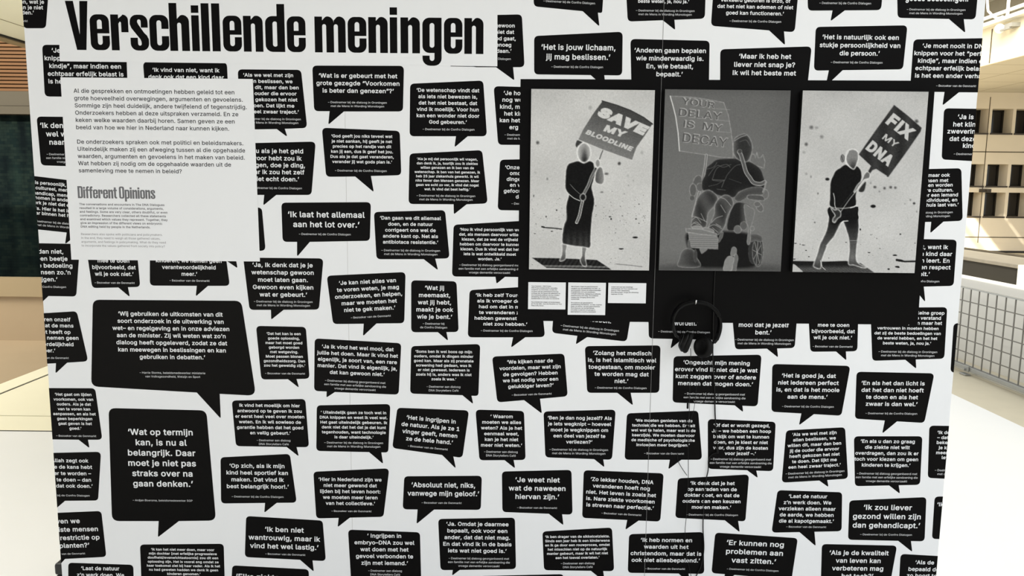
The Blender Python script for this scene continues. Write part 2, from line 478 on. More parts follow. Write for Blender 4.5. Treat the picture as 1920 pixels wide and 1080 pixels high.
struct('ceiling_3', box_me('ceiling', 10.5, 22, 6, YF, 5.55, 5.75), OFFW)
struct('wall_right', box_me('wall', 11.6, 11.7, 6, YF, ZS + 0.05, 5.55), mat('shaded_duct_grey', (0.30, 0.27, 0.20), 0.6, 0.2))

# unseen slabs added to shape the daylight: low over the visitors, high on the right
struct('shade_slab', box_me('ceiling', -10, 3.3, -10, 0.3, 3.5, 3.7), mat('shade_slab_grey', (0.30, 0.28, 0.25), 0.8, 0.1))  # unseen blocker: keeps the sun off the wall and darkens its top
struct('high_shade_slabs', boxes_me('ceiling', [(8.9, 24, -6, 11, 8.0, 8.15), (7.7, 7.85, -6, 11, 8.0, 8.15), (7.0, 7.06, -6, 11, 8.0, 8.1)]), OFFW)  # unseen slab and bars that cut the facade's sun patch into diagonals

# ================================================================= EXHIBITION WALL
wall = empty('exhibition_wall', (1.5, 0.03, 0), 'white freestanding exhibition wall printed all over with black speech bubbles', 'wall')
HW = 2.6
for i in range(3):
    part('panel', box_me('panel', i * 1.0 + 0.0004, i + 0.9996, 0.0, 0.045, 0, HW, bevel=0.0008), WHITE, wall)
part('panel_seam', box_me('panel_seam', 1.99965, 2.00035, -0.0009, 0.0, 0, HW), mat('seam_grey', (0.27, 0.27, 0.27), 0.5, 0.3), wall)
part('panel_seam', box_me('panel_seam', 0.9996, 1.0004, -0.0001, 0.0, 0, HW), mat('faint_seam_grey', (0.62, 0.62, 0.62), 0.5, 0.3), wall)
part('rear_frame', boxes_me('rear_frame', [(0.05, 0.10, 0.045, 0.09, 0, HW), (2.90, 2.95, 0.045, 0.10, 0, HW), (0.97, 1.03, 0.045, 0.10, 0, HW), (1.97, 2.03, 0.045, 0.10, 0, HW)]), STEEL, wall)

Y_B, Y_T, Y_O, Y_OT = -0.0002, -0.0004, -0.0006, -0.0008     # bubbles, their text, overprinted fields, text on those
NB = 0
def bubble(quad, tail=None, text=None, ext=None, att=None, s=None, frags=None, side='R', em=None, fs=None, r=8.5, at_side='M', at_s='same', tip=1.6):
    global NB
    NB += 1
    TL, TR, BR, BL = quad
    pts = [TL, TR, BR]; rad = [r, r, r]
    if tail:
        a, b, t = tail
        pts += [b, t, a]; rad += [0, tip, 0]
    pts.append(BL); rad.append(r)
    P = fillet([W(*p) for p in pts], [q / 583 for q in rad])
    first = text[0] if text else (frags[0][0] if frags else None)
    ob = part('speech_bubble', flat_poly('speech_bubble', P, Y_B), BLACK, wall)
    if first: ob['label'] = 'black speech bubble with white words ' + ' '.join(''.join(ch for ch in first if ch.isalnum() or ch in ' -’').strip('’ ').split()[:7])
    pl = Plate(Y_T)
    if text: block(pl, text, *ext, s=s, em=em)
    if frags: frag(pl, frags, em, side, fs if fs is not None else s)
    if att: attribution(pl, att[0], att[1], att[2], s if at_s == 'same' else at_s, at_side)
    if pl.v: part('lettering', pl.mesh('lettering'), INK_W, ob)

B = bubble
# the white words are copied from the wall; corner points in the order top left, top right, bottom right, bottom left
B([(0,-40),(93,-40),(86,53),(46,53)], frags=[('maar ik ken, wat je',83,7),('wat kan je niet',81,17.5),('snijden.’',64,27)], em=11.5, at_side='R', att=('B',52,41))
B([(79,84),(236.5,85),(240,182),(84,181)], None, ['‘Je moet nooit in DNA','knippen voor het “perfecte','kindje”, maar indien een','echtpaar erfelijk belast is','is het een ander verhaal.’'], (83,234,99,157))
B([(268,116),(425.5,117),(431,240),(278,240)], None, ['‘Ik vind van niet, want ik','denk ook dat een kind daar'], (278,419.5,135,148))
B([(445.5,130),(564.5,131),(576,240),(453,243)], [(519,242),(534,241.5),(539,257)], ['‘Als we wel met zijn','allen beslissen, we','willen dit, maar dan ben','jij de ouder die ervoor','heeft gekozen het niet','te doen. Dat lijkt me','een heel zwaar traject.’'], (446,559.5,144,212.5), ('G',509,225))
B([(585.5,123),(757.5,123.5),(755.5,209),(589,208.5)], [(618,208.5),(645,209),(615.5,234)], ['‘Wat is er gebeurt met het','grote gezegde “Voorkomen','is beter dan genezen”?’'], (593,749,146,174), ('G',670,194))
B([(769,157),(906,151),(913,255.5),(768,255.5)], [(855,255.5),(877,255.5),(852,276.5)], ['‘De wetenschap vindt dat','als iets niet bewezen is,','dat het niet bestaat, dat','vind ik moeilijk. Voor hun','kan een wonder niet door','God gebeuren.’'], (781,899,172.5,232), ('C',841,244.5))
B([(603.5,239.5),(749.5,245.5),(752.5,328.5),(611.5,331.5)], [(666,331),(695.5,330),(701,360.5)], ['‘God geeft jou niks teveel wat','je niet aankan, hij geeft je net','precies op het randje van dit','kan jij aan, dus ik geef het jou.','Dus als je dat gaat veranderen,','verander jij wat gods plan is.’'], (619,738,258,306), ('C',676.5,322))
B([(880,29),(978.5,27),(983.5,126),(885,126)], [(930,126),(962,126),(964.5,151)], frags=[('Ik vind gewoon',965,51.5),('niet dat',964,63.5),('God gaat,',967,75.7),('genoeg',958.5,87.5),('daan.’',959,99)], em=11.5, at_side='R', att=('C',957.5,112))
B([(925.5,161.5),(1050,165),(1040,272),(934,271.5)], None, frags=[('‘Je houdt',944.5,178),('nog wel',942,190.5),('kind, maar',937.5,203.5),('het kind',945.5,216.5),('kan het',937,229),('erg zijn',955,242)], side='L', em=13, att=('G',946,255), at_side='L')
B([(441,269),(592,265.5),(584,365.5),(450,365.5)], [(495.5,365.5),(518,365.5),(493.5,385.5)], frags=[('‘Nou als je het geld',568.5,287.5),('ervoor hebt zou ik',566,301),('zeggen, doe je ding,',572,314),('maar ik zou het zelf',571,327),('niet echt doen.’',561,340)], em=14, att=('C',566,354.5), at_side='R')
B([(527.5,380),(695.5,379),(693.5,451.5),(530,453.5)], [(557,453.5),(581,453.5),(557,481.5)], ['‘Ik laat het allemaal','aan het lot over.’'], (540,684,407.5,426), ('C',609,441))
B([(701,397.5),(834.5,394),(843,484.5),(706,486)], [(794.5,486),(816,485),(821.5,507)], ['‘Dan gaan we dit allemaal','doen, en de natuur','corrigeert ons wel de','andere kant op. Net als','antibiotaca resistentie.’'], (712.5,827,412,457), ('G',770,471.5))
B([(768,288),(904,281.5),(914.5,381.5),(766,382.5)], [(850.5,383),(875,383),(851,402)], ['‘Als je mij dat persoonlijk wil vragen,','dan denk ik, ja, tuurlijk zou ik ziektes','willen genezen en Ik ben van de','wetenschap. Ik ben van het genezen, ik','heb 25 jaar ziekenhuis gewerkt. Ik wil','niks liever dan Mensen genezen. Maar','gaan we echt zo ver, ik vind dat nogal','wat. Ik vind dat best heftig.’'], (777,900.5,300.5,357), ('G',836,369))
B([(850.5,421.5),(990,413.5),(1000,520),(847.5,518.5)], [(929,519),(947,519),(931,532)], ['‘Nou ik vind persoonlijk van we','dat, als mensen daarvoor willen','kiezen, dat ze wel de vrijheid','hebben om daarvoor te kunnen','kiezen. Dus ik vind wel dat het','iets is wat ontwikkeld moet','worden. Ja.’'], (861,976,433,488), ('F',918,499))
B([(937.5,299.5),(1060,297),(1055,396),(933,394)], None, frags=[('‘Onze soort',947,317),('omdat wij',956,328),('dingen doen',950,339),('en we zijn',956,350),('gefocust op',944.5,361),('dat.’',967,372)], side='L', em=12, att=('C',959,384), at_side='L')
B([(400,390),(491,389),(498,470),(405,472)])
B([(456,483),(606.5,484.5),(598,580.5),(468,581)], [(508,581),(532,580.8),(508.5,599.5)], ['‘Ja, Ik denk dat je je','wetenschap gewoon','moet laten gaan.','Gewoon even kijken','wat er gebeurt.’'], (471,588,500.7,556), ('G',531,567.5))
B([(20,455),(150,457.5),(143,556),(30,553)], [(66,554),(91,555),(72,573)], frags=[('zoiets dan niet,',119,475.5),('is een beetje',127,489),('de bedoeling',136,502),('mensen zo.’n',132.5,514.5),('krijgen.’',108,527.5)], em=14, att=('C',124,539.5), at_side='R')
B([(158,440),(254,440),(263,538),(173,540)], [(222,539),(240,538.5),(243.5,557)], ['mee te doen','bijvoorbeeld, dat','wil je ook niet.’'], (172.5,254,492,517), ('B',215,532))
B([(281,440),(418,440),(431,536),(281,535.5)], [(369,536),(390,536),(367,556)], ['kinderen, we nemen geen','verantwoordelijkheid','meer.’'], (292.5,415.5,492,517), ('B',355.5,528))
B([(330,400),(460,400),(462,479),(335,479)], [(410,479),(441,479),(445.5,503)])
B([(68.5,218.5),(200,220),(205,314),(77,310)], None, frags=[('‘Ik denk dat',75.5,239.5),('wel wat',86.5,255.5),('naar de',93,271)], side='L', em=16.5, att=('F',86.5,291.5), at_side='L')
B([(30,326),(180,344),(190,445),(40,427)], [(125,436),(146,439),(122,458)], frags=[('‘Het is persoonlijk, maar',46,343),('wel cultureel, mensen',49,353),('handicap, mensen',63,364),('genomen in andere',55,372),('Merk je niet dat er een',57,381.5),('is. Hier is het individueel',67,393),('daar binnen het huis',57,401)], side='L', em=10.6, s=.085, att=('G',118,420.5))
B([(20,591),(144,583.5),(165.5,677.5),(30,685)], [(105,681),(126,680),(104,700.5)], frags=[('waarderen onzelf',132.5,602.5),('omdat de mens',138,614),('recht heeft op',132.5,626),('we nemen geen',147.5,637),('verantwoordelijkheid',138,649),('meer.’',104,660.5)], em=12.5, att=('B',129,672.7), at_side='R')
B([(174,562),(452.5,564),(480,742),(171,724.5)], [(369,736),(412,738.5),(414,785)], ['‘Wij gebruiken de uitkomsten van dit','soort onderzoek in de uitwerking van','wet– en regelgeving en in onze adviezen','aan de minister. Zij wil weten wat zo’n','dialoog heeft opgeleverd, zodat ze dat','kan meewegen in beslissingen en kan','gebruiken in debatten.’'], (209.5,429,592.5,673), ('H',323.5,701), r=14)
B([(70,727.5),(178.5,728),(192,824.5),(76,823.5)], [(147.5,824.5),(165,824.5),(168,840.5)], ['‘Het gaat om lijden','voorkomen, ook van','ouders. Als je dat','van te voren kan','aanpassen, en als het','geen beperkingen','gaat geven is het','goed.’'], (97.5,177.5,742,805.5), ('B',143,819))
B([(203.5,765),(387,769.5),(405,976),(210,977)], [(297.5,977),(335.5,977),(296,1007.5)], ['‘Wat op termijn','kan, is nu al','belangrijk. Daar','moet je niet pas','straks over na','gaan denken.’'], (237.5,365,815.5,912), ('A',305,940), r=14)
B([(480,611),(573.5,613),(580.5,710),(490,711.5)], [(540,711),(556,710.7),(561,727.5)], ['‘Dat het kan is een','goede oplossing,','maar het moet goed','geborgd worden','met wetgeving.','Moet passen binnen','gezondheidszorg. Dan','zou het geweldig zijn.’'], (493,571,628,687.5), ('B',534.6,702))
B([(612.5,517),(760.5,510),(758,606),(624.5,607.5)], [(682,607),(706,606.5),(680.5,630.5)], ['‘Je kan niet alles van','te voren weten, je mag','onderzoeken, en helpen,','maar we moeten het','niet te gek maken.’'], (626,752.5,531.5,582.5), ('B',695.5,595.5), s=-.052)
B([(771,525.5),(856,527.5),(860,622.5),(771,623)], [(821,622.8),(837,622.7),(840.5,639.5)], ['‘Wat jij','meemaakt,','wat jij hebt,','maakt je ook','wie je bent.’'], (780.5,850,543.5,597.5), ('D',813,608.7))
B([(880.5,544),(1012,536),(1022,632),(877,632.5)], [(962,632.5),(985,632.3),(958,652)], ['‘Ik heb zelf Tourette en','als ik vroeger de keus','had om dat in mijzelf','te veranderen zou ik','hebben gewenst dat het','niet zou hebben.’'], (890,1006,556.5,610.5), ('C',950,622))
B([(590,634.5),(752.5,643.5),(747.5,740),(589,733)], [(612.5,734),(628,735),(612,745.5)], ['‘Ja ik vind het wel mooi, dat','jullie het doen. Maar ik vind het','eigenlijk, ja soort van, een rare','manier. Dat vind ik eigenlijk, ja,','dat kan gewoon niet.’'], (594.5,746.5,655.5,703), ('F',666,717.5), s=.045)
B([(771,649),(900.5,645),(897,742.5),(769,738)], [(867,741),(884,742),(887.5,758)], ['‘Soms ben ik wel boos op mijn','ouders, omdat ik dingen minder','goed kan. Maar als zij prenatale','screening had gedaan, was ik','er niet geweest. Iedereen is','zoals hij is, anders was ik niet','zoals ik was.’'], (776,888,661.7,713), ('S',831.5,727))
B([(434.5,751),(572.5,748),(579.5,838.5),(442.5,836.5)], [(537.5,838),(556,838.3),(560.5,856)], ['Ik vind het moeilijk om hier','antwoord op te geven Ik zou','er eerst heel veel over moeten','weten. En ik wil sowieso de','garantie hebben dat het goed','en veilig gebeurt.’'], (440.5,570,763,814.5), ('S',513,827.5))
B([(594,760),(732,757.5),(728,848.5),(593,845.5)], [(692,847.7),(715,848.2),(718.5,870)], ['‘ Uiteindelijk gaan ze toch wel in','DNA knippen en weet ik veel wat.','Het gaat uiteindelijk gebeuren. Ik','denk niet dat het dat je dat kunt','tegenhouden, want technologie','is daar uiteindelijk.’'], (599.5,726.5,776,822), ('G',663,832))
B([(745,764.5),(879.5,769.5),(867,858.5),(735.5,840)], [(829,853),(850,856),(855,879)], ['‘Het is ingrijpen in','de natuur. Als je ze 1','vinger geeft, nemen','ze de hele hand.’'], (753.5,862.5,790,829.5), ('B',802,841), s=.092)
B([(891.5,768),(982.5,770.5),(985.5,862.5),(899,863)], [(946,862.8),(963,862.6),(966,878.5)], ['‘ Waarom','moeten we alles','weten? Als je het','eenmaal weet,','kan je het niet','meer niet weten.’'], (902,979.5,783.7,837.5), ('S',939,849))
B([(922.5,668.5),(1058,663),(1064.5,743),(932.5,754.5)], [(982.5,750.2),(1012.5,747.7),(1016,775.5)], ['‘We kijken naar de','voordelen, maar wat zijn','de gevolgen? Hebben','we het nodig voor een','gelukkiger leven?’'], (936,1051,680.5,726.5), ('B',997,741), s=-.035)
B([(1096.5,649),(1238.5,647.5),(1236,736.5),(1101,736.5)], [(1157.5,736.5),(1182.5,736.5),(1187,760.5)], ['‘Zolang het medisch','is, is het islamitisch wel','toegestaan, om mooier','te worden mag dat','niet.’'], (1102.5,1231,665.7,718), ('C',1163.5,729))
B([(1040,560),(1188,560),(1175,640.5),(1035,624)], [(1082.5,629.7),(1101,632),(1079.5,646)], frags=[('hebben.’',1149,606.5)], em=14, att=('G',1105.7,617), s=.095)
B([(1215,560),(1354,560),(1348,637.5),(1216.5,634.5)], [(1261,635.5),(1279,636),(1257,654)], ['worden.’'], (1264,1309,610,610), ('C',1282.5,624), s=.02, em=15)
B([(1370,560),(1497,560),(1490,652.5),(1378.5,655)], [(1438,653.7),(1457,653.3),(1459,670.5)], ['mooi dat je jezelf','bent.’'], (1385,1479,613,627), ('G',1433,639))
B([(1514,560),(1610,560),(1607.5,658.5),(1519.5,659.5)], [(1567.5,659),(1586,659),(1587,676)], ['mee te doen','bijvoorbeeld, dat','wil je ook niet.’'], (1522.5,1603.5,612.5,636), ('B',1561,651.5))
B([(1632,577),(1776,576),(1770.5,672.5),(1635.5,676.5)], [(1697.5,674.6),(1717,674),(1718,691.5)], ['vertrouwen in moeten hebben','dat zij de beste bedoelingen van','de wereld hebben, en het het','beste weten, ja, nou ja.’'], (1640,1764.5,618,646), ('G',1702,661.5), frags=[('dat een kleine groep',1770.5,590),('mensen op verstand',1764,599.5),('hebben, dan maar het',1766,609)], em=11.3)
B([(1660,447),(1794,449.5),(1788,536),(1655,540)], [(1712,538),(1732,537.4),(1735,567)], frags=[('‘Ik vind van niet, want ik',1777.5,467),('denk ook dat een kind daar',1785,480),('van leert. En',1780,492.5),('en respect',1782,505),('speelt.’',1743,517.5)], em=13.5, att=('C',1761,529), at_side='R')
B([(1650,319),(1802.5,315.5),(1805,414),(1650,418)], [(1746,416),(1769,415.5),(1744,437.5)], frags=[('‘Het is persoonlijk, maar ook',1781,331),('wel cultureel, mensen met',1778,341),('handicap, mensen worden',1786,349.5),('genomen in andere culturen.',1787,359),('Merk je niet dat er een iemand',1796,368),('is. Hier is het individueel, en',1794.5,377.5),('daar binnen het huis last van.’',1797,386.5)], em=11, s=-.015, att=('G',1786,400.5), at_side='R')
B([(1770,203),(1890,205),(1888,305.5),(1765.5,299)], None, frags=[('‘Ja is het',1795.5,223),('het klinkt',1787,237),('zwevering',1776,250),('dat deze',1780,264),('kind',1805,277)], side='L', em=14.5, att=('C',1788,291), at_side='L')
B([(1713,74),(1880,71),(1880,173.5),(1706,171.5)], [(1771,172.5),(1798,173),(1767,198)], ['‘Je moet nooit in DNA','knippen voor het “perfecte','kindje”, maar indien een','echtpaar erfelijk belast is','is het een ander verhaal.’'], (1715,1866,90,146), ('B',1792.5,163))
B([(1529.5,50.5),(1701.5,47.5),(1693,130),(1526,132.5)], [(1554,132),(1580,131.6),(1548,162)], ['‘Het is natuurlijk ook een','stukje persoonlijkheid van','die persoon.’'], (1537.5,1689,74,104), ('C',1606,119))
B([(1350.5,92.5),(1522,87),(1512,178),(1350,180)], None, ['‘Maar ik heb het','liever niet snap je?','Ik wil het beste met'], (1375,1494,110,141))
B([(1182,73),(1330.5,76.5),(1329,170),(1184,170)], None, ['‘Anderen gaan bepalen','wie minderwaardig is.','En, wie betaalt,','bepaalt.’'], (1189.5,1323.5,98.7,143))
B([(1001.5,67.5),(1167.5,59.5),(1166.5,141.5),(1001.5,139.5)], [(1107.5,140.8),(1133,141),(1136,166)], ['‘Het is jouw lichaam,','jij mag beslissen.’'], (1015,1154,93.7,111.7), ('C',1082,127.5))
B([(998,-70),(1135.5,-70),(1129,24.5),(1001,12)], [(1092.5,21),(1121,23.7),(1124,50)], att=('C',1067,6), s=.05)
B([(1171,-70),(1325,-70),(1321.5,35),(1177,40.5)], [(1242.5,38),(1264.5,37.2),(1266,56.5)], ['vertrouwen in moeten hebben','dat zij de beste bedoelingen van','de wereld hebben, en het het','beste weten, ja, nou ja.’'], (1179,1311,-27.5,5.5), ('G',1247,22))
B([(1341,-70),(1502,-70),(1490,60.5),(1333,48.5)], [(1442,57),(1470,59),(1472,85)], ['verkeerd geboren is ofzo, of','dat het niet kan ademen of niet','goed kan functioneren.’'], (1345.5,1488,4,28), ('C',1416,42), s=.02)
B([(1512,-70),(1660,-70),(1652,19),(1515,20)], [(1561,19.7),(1584,19.5),(1557,40)], att=('C',1584.5,8))
B([(1681,-70),(1839,-70),(1829,36.5),(1683,33.5)], [(1779,35.5),(1807,36),(1810,62)], ['goede bedoelingen.’'], (1697.5,1819,2,2), ('G',1755,20), em=17)
B([(1263,668),(1428,665),(1420.5,762),(1261,754.5)], [(1377.5,760),(1392,760.7),(1393.5,773)], ['‘Ongeacht mijn mening','erover vind ik niet dat je wat','kunt zeggen over of andere','mensen dat mogen doen.’'], (1266,1421,683.7,723), ('F',1340,740.7), s=.018)
B([(1019,771.5),(1154.5,768),(1147.5,862),(1022.5,857.5)], [(1114,860.8),(1131,861.5),(1133.5,876.5)], ['‘Ben je dan nog jezelf? Als','je iets wegknipt – hoeveel','moet je wegknippen om','een deel van jezelf te','verliezen?’'], (1027,1147,786.7,831.5), ('G',1085,845))
B([(1175.5,775),(1309,770),(1316.5,862),(1171,862)], [(1256,862),(1277.5,862),(1253,880)], ['‘We moeten genieten van de','techniek die we hebben. Er valt','wel wat te halen, maar wat is de','keerzijde. We moeten daarvoor','de medische of psychologische','invloeden meer begrijpen.’'], (1184,1305,791,836.7), ('B',1245,852))
B([(1327,785.5),(1454.5,791),(1449.5,883.5),(1327.5,879)], [(1401,881.7),(1418,882.4),(1421,896.5)], ['‘Of dat er wordt gezegd,','Ja – we hebben een hoop','bekijk om wat te kunnen','doen, en je kiest er niet','voor, dus zijn de kosten','voor jezelf –.’'], (1335,1446,800.5,853), ('F',1389,863))
B([(1448,682.5),(1594.5,686),(1577.5,779.5),(1446.5,772)], [(1502.5,775.2),(1526,776.5),(1498,797.5)], ['‘Het is goed ja, dat','niet iedereen perfect','is, en dat is het mooie','aan de mens.’'], (1457,1575.5,708,747.5), ('C',1514.5,764))
B([(1606,697),(1752,700),(1733,793),(1603,785)], [(1659,788.5),(1682,790),(1654,813)], ['‘En als het dan licht is','dat het dan niet hoeft','te doen en als het','zwaar is dan wel.’'], (1615,1733.5,722,761), ('C',1671,777))
B([(1788,606),(1880,606),(1880,698),(1782,698.5)])
B([(1742.5,798),(1880,800),(1880,903),(1739.5,896)], None, frags=[('‘Ik denk',1757.5,813.5),('– dat we',1757,823),('bekend',1756,832.3),('je kind',1759.5,842),('meer',1755,851.3),('leven',1765.5,860.5)], side='L', em=11.3, att=('G',1752.5,884), at_side='L')
B([(1474,807),(1584.5,801),(1590,897.5),(1465.5,905)], [(1536,901),(1551,900),(1553.5,913.5)], ['‘Als we wel met zijn','allen beslissen, we','willen dit, maar dan ben','jij de ouder die ervoor','heeft gekozen het niet','te doen. Dat lijkt me','een heel zwaar traject.’'], (1476.5,1577,815.5,876.5), ('G',1528,887.5), s=-.05)
B([(1601,818),(1729.5,818),(1725,909),(1603,911.5)], [(1667,910.2),(1685,909.8),(1687.5,926)], ['‘En als u dan zo graag','die ziekte niet wilt','overdragen, dan zou ik er','toch voor kiezen om geen','kinderen te krijgen.’'], (1604,1724,830.5,875), ('F',1663,890))
B([(1458,919),(1579,923),(1578,996),(1446.5,998.7)], [(1499,997.7),(1527,997),(1529.5,1024)], ['‘Laat de natuur','z’n werk doen. We','verzieken alleen maar','de aarde, we hebben','die al kapotgemaakt.’'], (1461,1568,933.7,980), ('B',1511.5,989.5))
B([(1592.5,938.5),(1737,932),(1733.5,1015),(1590,1012)], [(1684,1014),(1708,1014.5),(1710.5,1035)], ['‘Ik zou liever','gezond willen zijn','dan gehandicapt.’'], (1600,1727.5,956,989.5), ('C',1661,1004))
B([(1752.5,931),(1850,930),(1850,1012),(1747.3,1010.5)], None, frags=[('‘Ik wil',1757,949)], side='L', em=14)
B([(1541,1020),(1682,1023),(1666,1110),(1538.5,1112)], None, ['‘Als je de kwaliteit','van leven kan','verbeteren mag','het toch?’'], (1555,1666,1040.5,1084))
B([(1688.5,1038.5),(1840,1047),(1835,1130),(1684,1120)], None, frags=[('‘Als de',1716,1057.5),('bepaald door',1703,1070),('zo hoort te',1700,1082)], side='L', em=14, s=.02)
B([(1341,998.5),(1496,1009),(1484,1087),(1334,1074.5)], [(1359,1076.5),(1377,1078),(1357,1096)], ['‘Er kunnen nog','problemen aan','vast zitten.’'], (1362,1469.5,1023.5,1056), ('C',1411,1070), s=.042)
B([(1179.5,1001.5),(1319,997.5),(1320.5,1076),(1177,1074)], [(1272.5,1075.3),(1291,1075.6),(1294,1096)], ['‘Ik heb normen en','waarden uit het','christendom, maar dat is','ook niet allesbepalend.’'], (1183,1316,1016,1053.7), ('B',1247,1068))
B([(1094.5,881.5),(1244.5,887.5),(1238,978),(1091.5,971)], [(1176,975),(1197.5,976),(1172.5,993.5)], ['‘Zo lekker houden, DNA','veranderen hoeft nog','niet. Het leven is zoals het','is. Nare ziekte voorkomen','is streven naar perfectie.’'], (1100.5,1232,904.5,952.7), ('B',1165,965.5), s=.055)
B([(1271,897),(1404.5,889.5),(1397.5,977.5),(1266,971)], [(1359,975.5),(1384,976.8),(1387,998)], ['‘Ik denk dat je het','op aanraden van de','dokter doet, en dat de','ouders dan een keuzen','moeten maken.’'], (1281,1390,909,954), ('C',1335,967))
B([(941,884),(1071.5,881),(1073.5,965),(942,960)], [(1029,963.3),(1054,964.3),(1056.5,985)], ['‘Je weet niet','wat de naweeen','hiervan zijn.’'], (954,1060.5,904,935.5), ('B',1007,953.7))
B([(1017,996.5),(1147.5,989),(1151.5,1071),(1020,1069)], [(1108,1070.3),(1131,1070.7),(1134,1091)], ['‘Ik ben drager van de sikkelcelziekte.','Sinds een jaar heb ik een kinderwens','en ik ga door een rouwproces, omdat','het misschien niet op de natuurlijk','manier gebeurt, maar ik wil het niet','aan het toeval overlaten.’'], (1022,1143.5,1008,1047.5), ('S',1083,1058), s=-.01)
B([(900,1080),(1057,1076.5),(1058,1140),(900,1140)])
B([(758,893),(903.5,892),(901.5,956),(755,955)], [(783,955.2),(814,955.4),(781,982.5)], ['‘Absoluut niet, niks,','vanwege mijn geloof.’'], (764,898.5,913.7,929.5), ('B',828,944.5))
B([(587.5,884.5),(730,878),(719,969),(593,972)], [(635,971),(656,970.5),(633,988.5)], ['‘Hier in Nederland zijn we','niet meer gewend dat','lijden bij het leven hoort:','we moeten meer leren','van het collectieve.’'], (597.5,715.5,902,946.7), ('B',659,960))
B([(413.5,857.5),(543.5,851),(556.5,942.5),(414.5,944)], [(497,943),(519,942.8),(495.5,961.5)], ['‘Op zich, als ik mijn','kind heel sportief kan','maken. Dat vind ik','best belangrijk hoor!.’'], (424,540.5,877,915.5), ('C',483,933))
B([(461.5,967.5),(605,976),(611,1052),(459,1044.5)], [(562.5,1049.6),(586,1050.8),(588.5,1072)], ['‘Ik ben niet','wantrouwig, maar ik','vind het wel lastig.’'], (466,600.5,997.5,1029), ('B',535,1041), s=.032)
B([(652.5,993),(787.5,998),(790,1100),(659,1100)], None, ['‘ Ingrijpen in','embryo–DNA zou wel','wat doen met het','gevoel verbonden te','zijn met iemand.’'], (664.5,777,1008,1059), ('S',722,1072))
B([(821.5,973),(965.5,970.5),(967.5,1067),(826,1069)], [(849,1068.7),(862,1068.5),(847.5,1079.5)], ['‘Ja. Omdat je daarmee','bepaalt, ook voor een','ander, dat dat niet mag.','En dat vind ik in de basis','iets wat niet goed is.’'], (831,959.5,986,1036), ('F',898,1049))
B([(435.5,1060),(579,1067.5),(580,1140),(432,1140)], None, frags=[('‘Elke ziekte',443,1085)], side='L', em=19, s=.03)
B([(60,850),(189.5,847),(184,938.5),(60,939.5)], [(95,939.3),(122,939),(107,952)], frags=[('Allah zegt ook',166,867),('als je de kans hebt',173,879),('beter te worden –',171,891),('iets te doen – dan',171,903),('moet je dat ook doen.’',174,914.5)], em=12.7, att=('C',168,930.5), at_side='R')
B([(60,963.5),(190,958),(199.5,1044),(60,1051.5)], [(95,1049.6),(122,1048),(106,1066)], frags=[('geven we',150,980.5),('juiste mensen',184,995.5),('restrictie op',187,1011),('planten?’',168,1026)], em=16.5, att=('B',160,1040), at_side='R', s=-.02)
B([(128,1055),(250,1059),(252,1140),(128,1140)], None, ['‘Laat de natuur','z’n werk doen. We','verzieken alleen maar','de aarde, we hebben','die al kapotgemaakt.’'], (135,241,1069,1118))
B([(262.5,1021),(419.5,1019.5),(422,1110),(266,1110)], None, ['‘Ik kan het niet meer doen, maar voor','mijn dochter [met erfelijke progressieve','doofheid/evenwichtsstoornis] zou dit een','oplossing zijn. Het is vooral eng omdat ze','haar toekomst ziet bij haar vader. Als ik het','nu had geweten hadden we denk ik geen','kinderen genomen.’'], (274,411.5,1032.5,1078))


# ---------------------------------------------------------------- overprinted fields
def field(name, quad, m, y=Y_O, label=None):
    o = part(name, flat_poly(name, [W(*p) for p in quad], y), m, wall)
    if label: o['label'] = label
    return o
head = field('title_field', [(109, -120), (933, -120), (932.5, 124.5), (112, 115)], WHITE, label='plain white field behind the big title')
part('rule', flat_poly('rule', [W(845, 123.4), W(933, 125), (W(933, 126)), W(845, 124.4)], Y_OT), BLACK, head)
black_field = field('black_field', [(976, 148.3), (1753.6, 151.5), (1720.5, 609), (970.5, 601.2)], BLACK, label='large black printed field behind the three pictures')
tp = field('text_field', [(113.5, 145), (474.2, 148.2), (487.5, 490.3), (134, 486.8)], WHITE, label='white printed text field with Dutch and English paragraphs')

# condensed display letters, drawn as outlines: x-height 67, ascender 89
def arc(cx, cy, r, a0, a1, k=5):
    return [(cx + r * math.cos(math.radians(a0 + (a1 - a0) * i / k)), cy + r * math.sin(math.radians(a0 + (a1 - a0) * i / k))) for i in range(k + 1)]
X, A, ST = 67.0, 89.5, 14.3
def rr(x0, y0, x1, y1, r):
    return arc(x1 - r, y1 - r, r, 0, 90) + arc(x0 + r, y1 - r, r, 90, 180) + arc(x0 + r, y0 + r, r, 180, 270) + arc(x1 - r, y0 + r, r, 270, 360)
def arch(x0, w, h=X, s=ST):
    c = (w - 2 * s) / 2
    return [(x0 + s, 0 + h - 14 - 3)] + [(x0 + s, h - 7), (x0 + s + 6, h - 0.5)] + arc(x0 + w - 12, h - 11.5, 12, 90, 0) + [(x0 + w, 0), (x0 + w - s, 0)] + arc(x0 + w / 2, h - 14 - c, c, 0, 180)
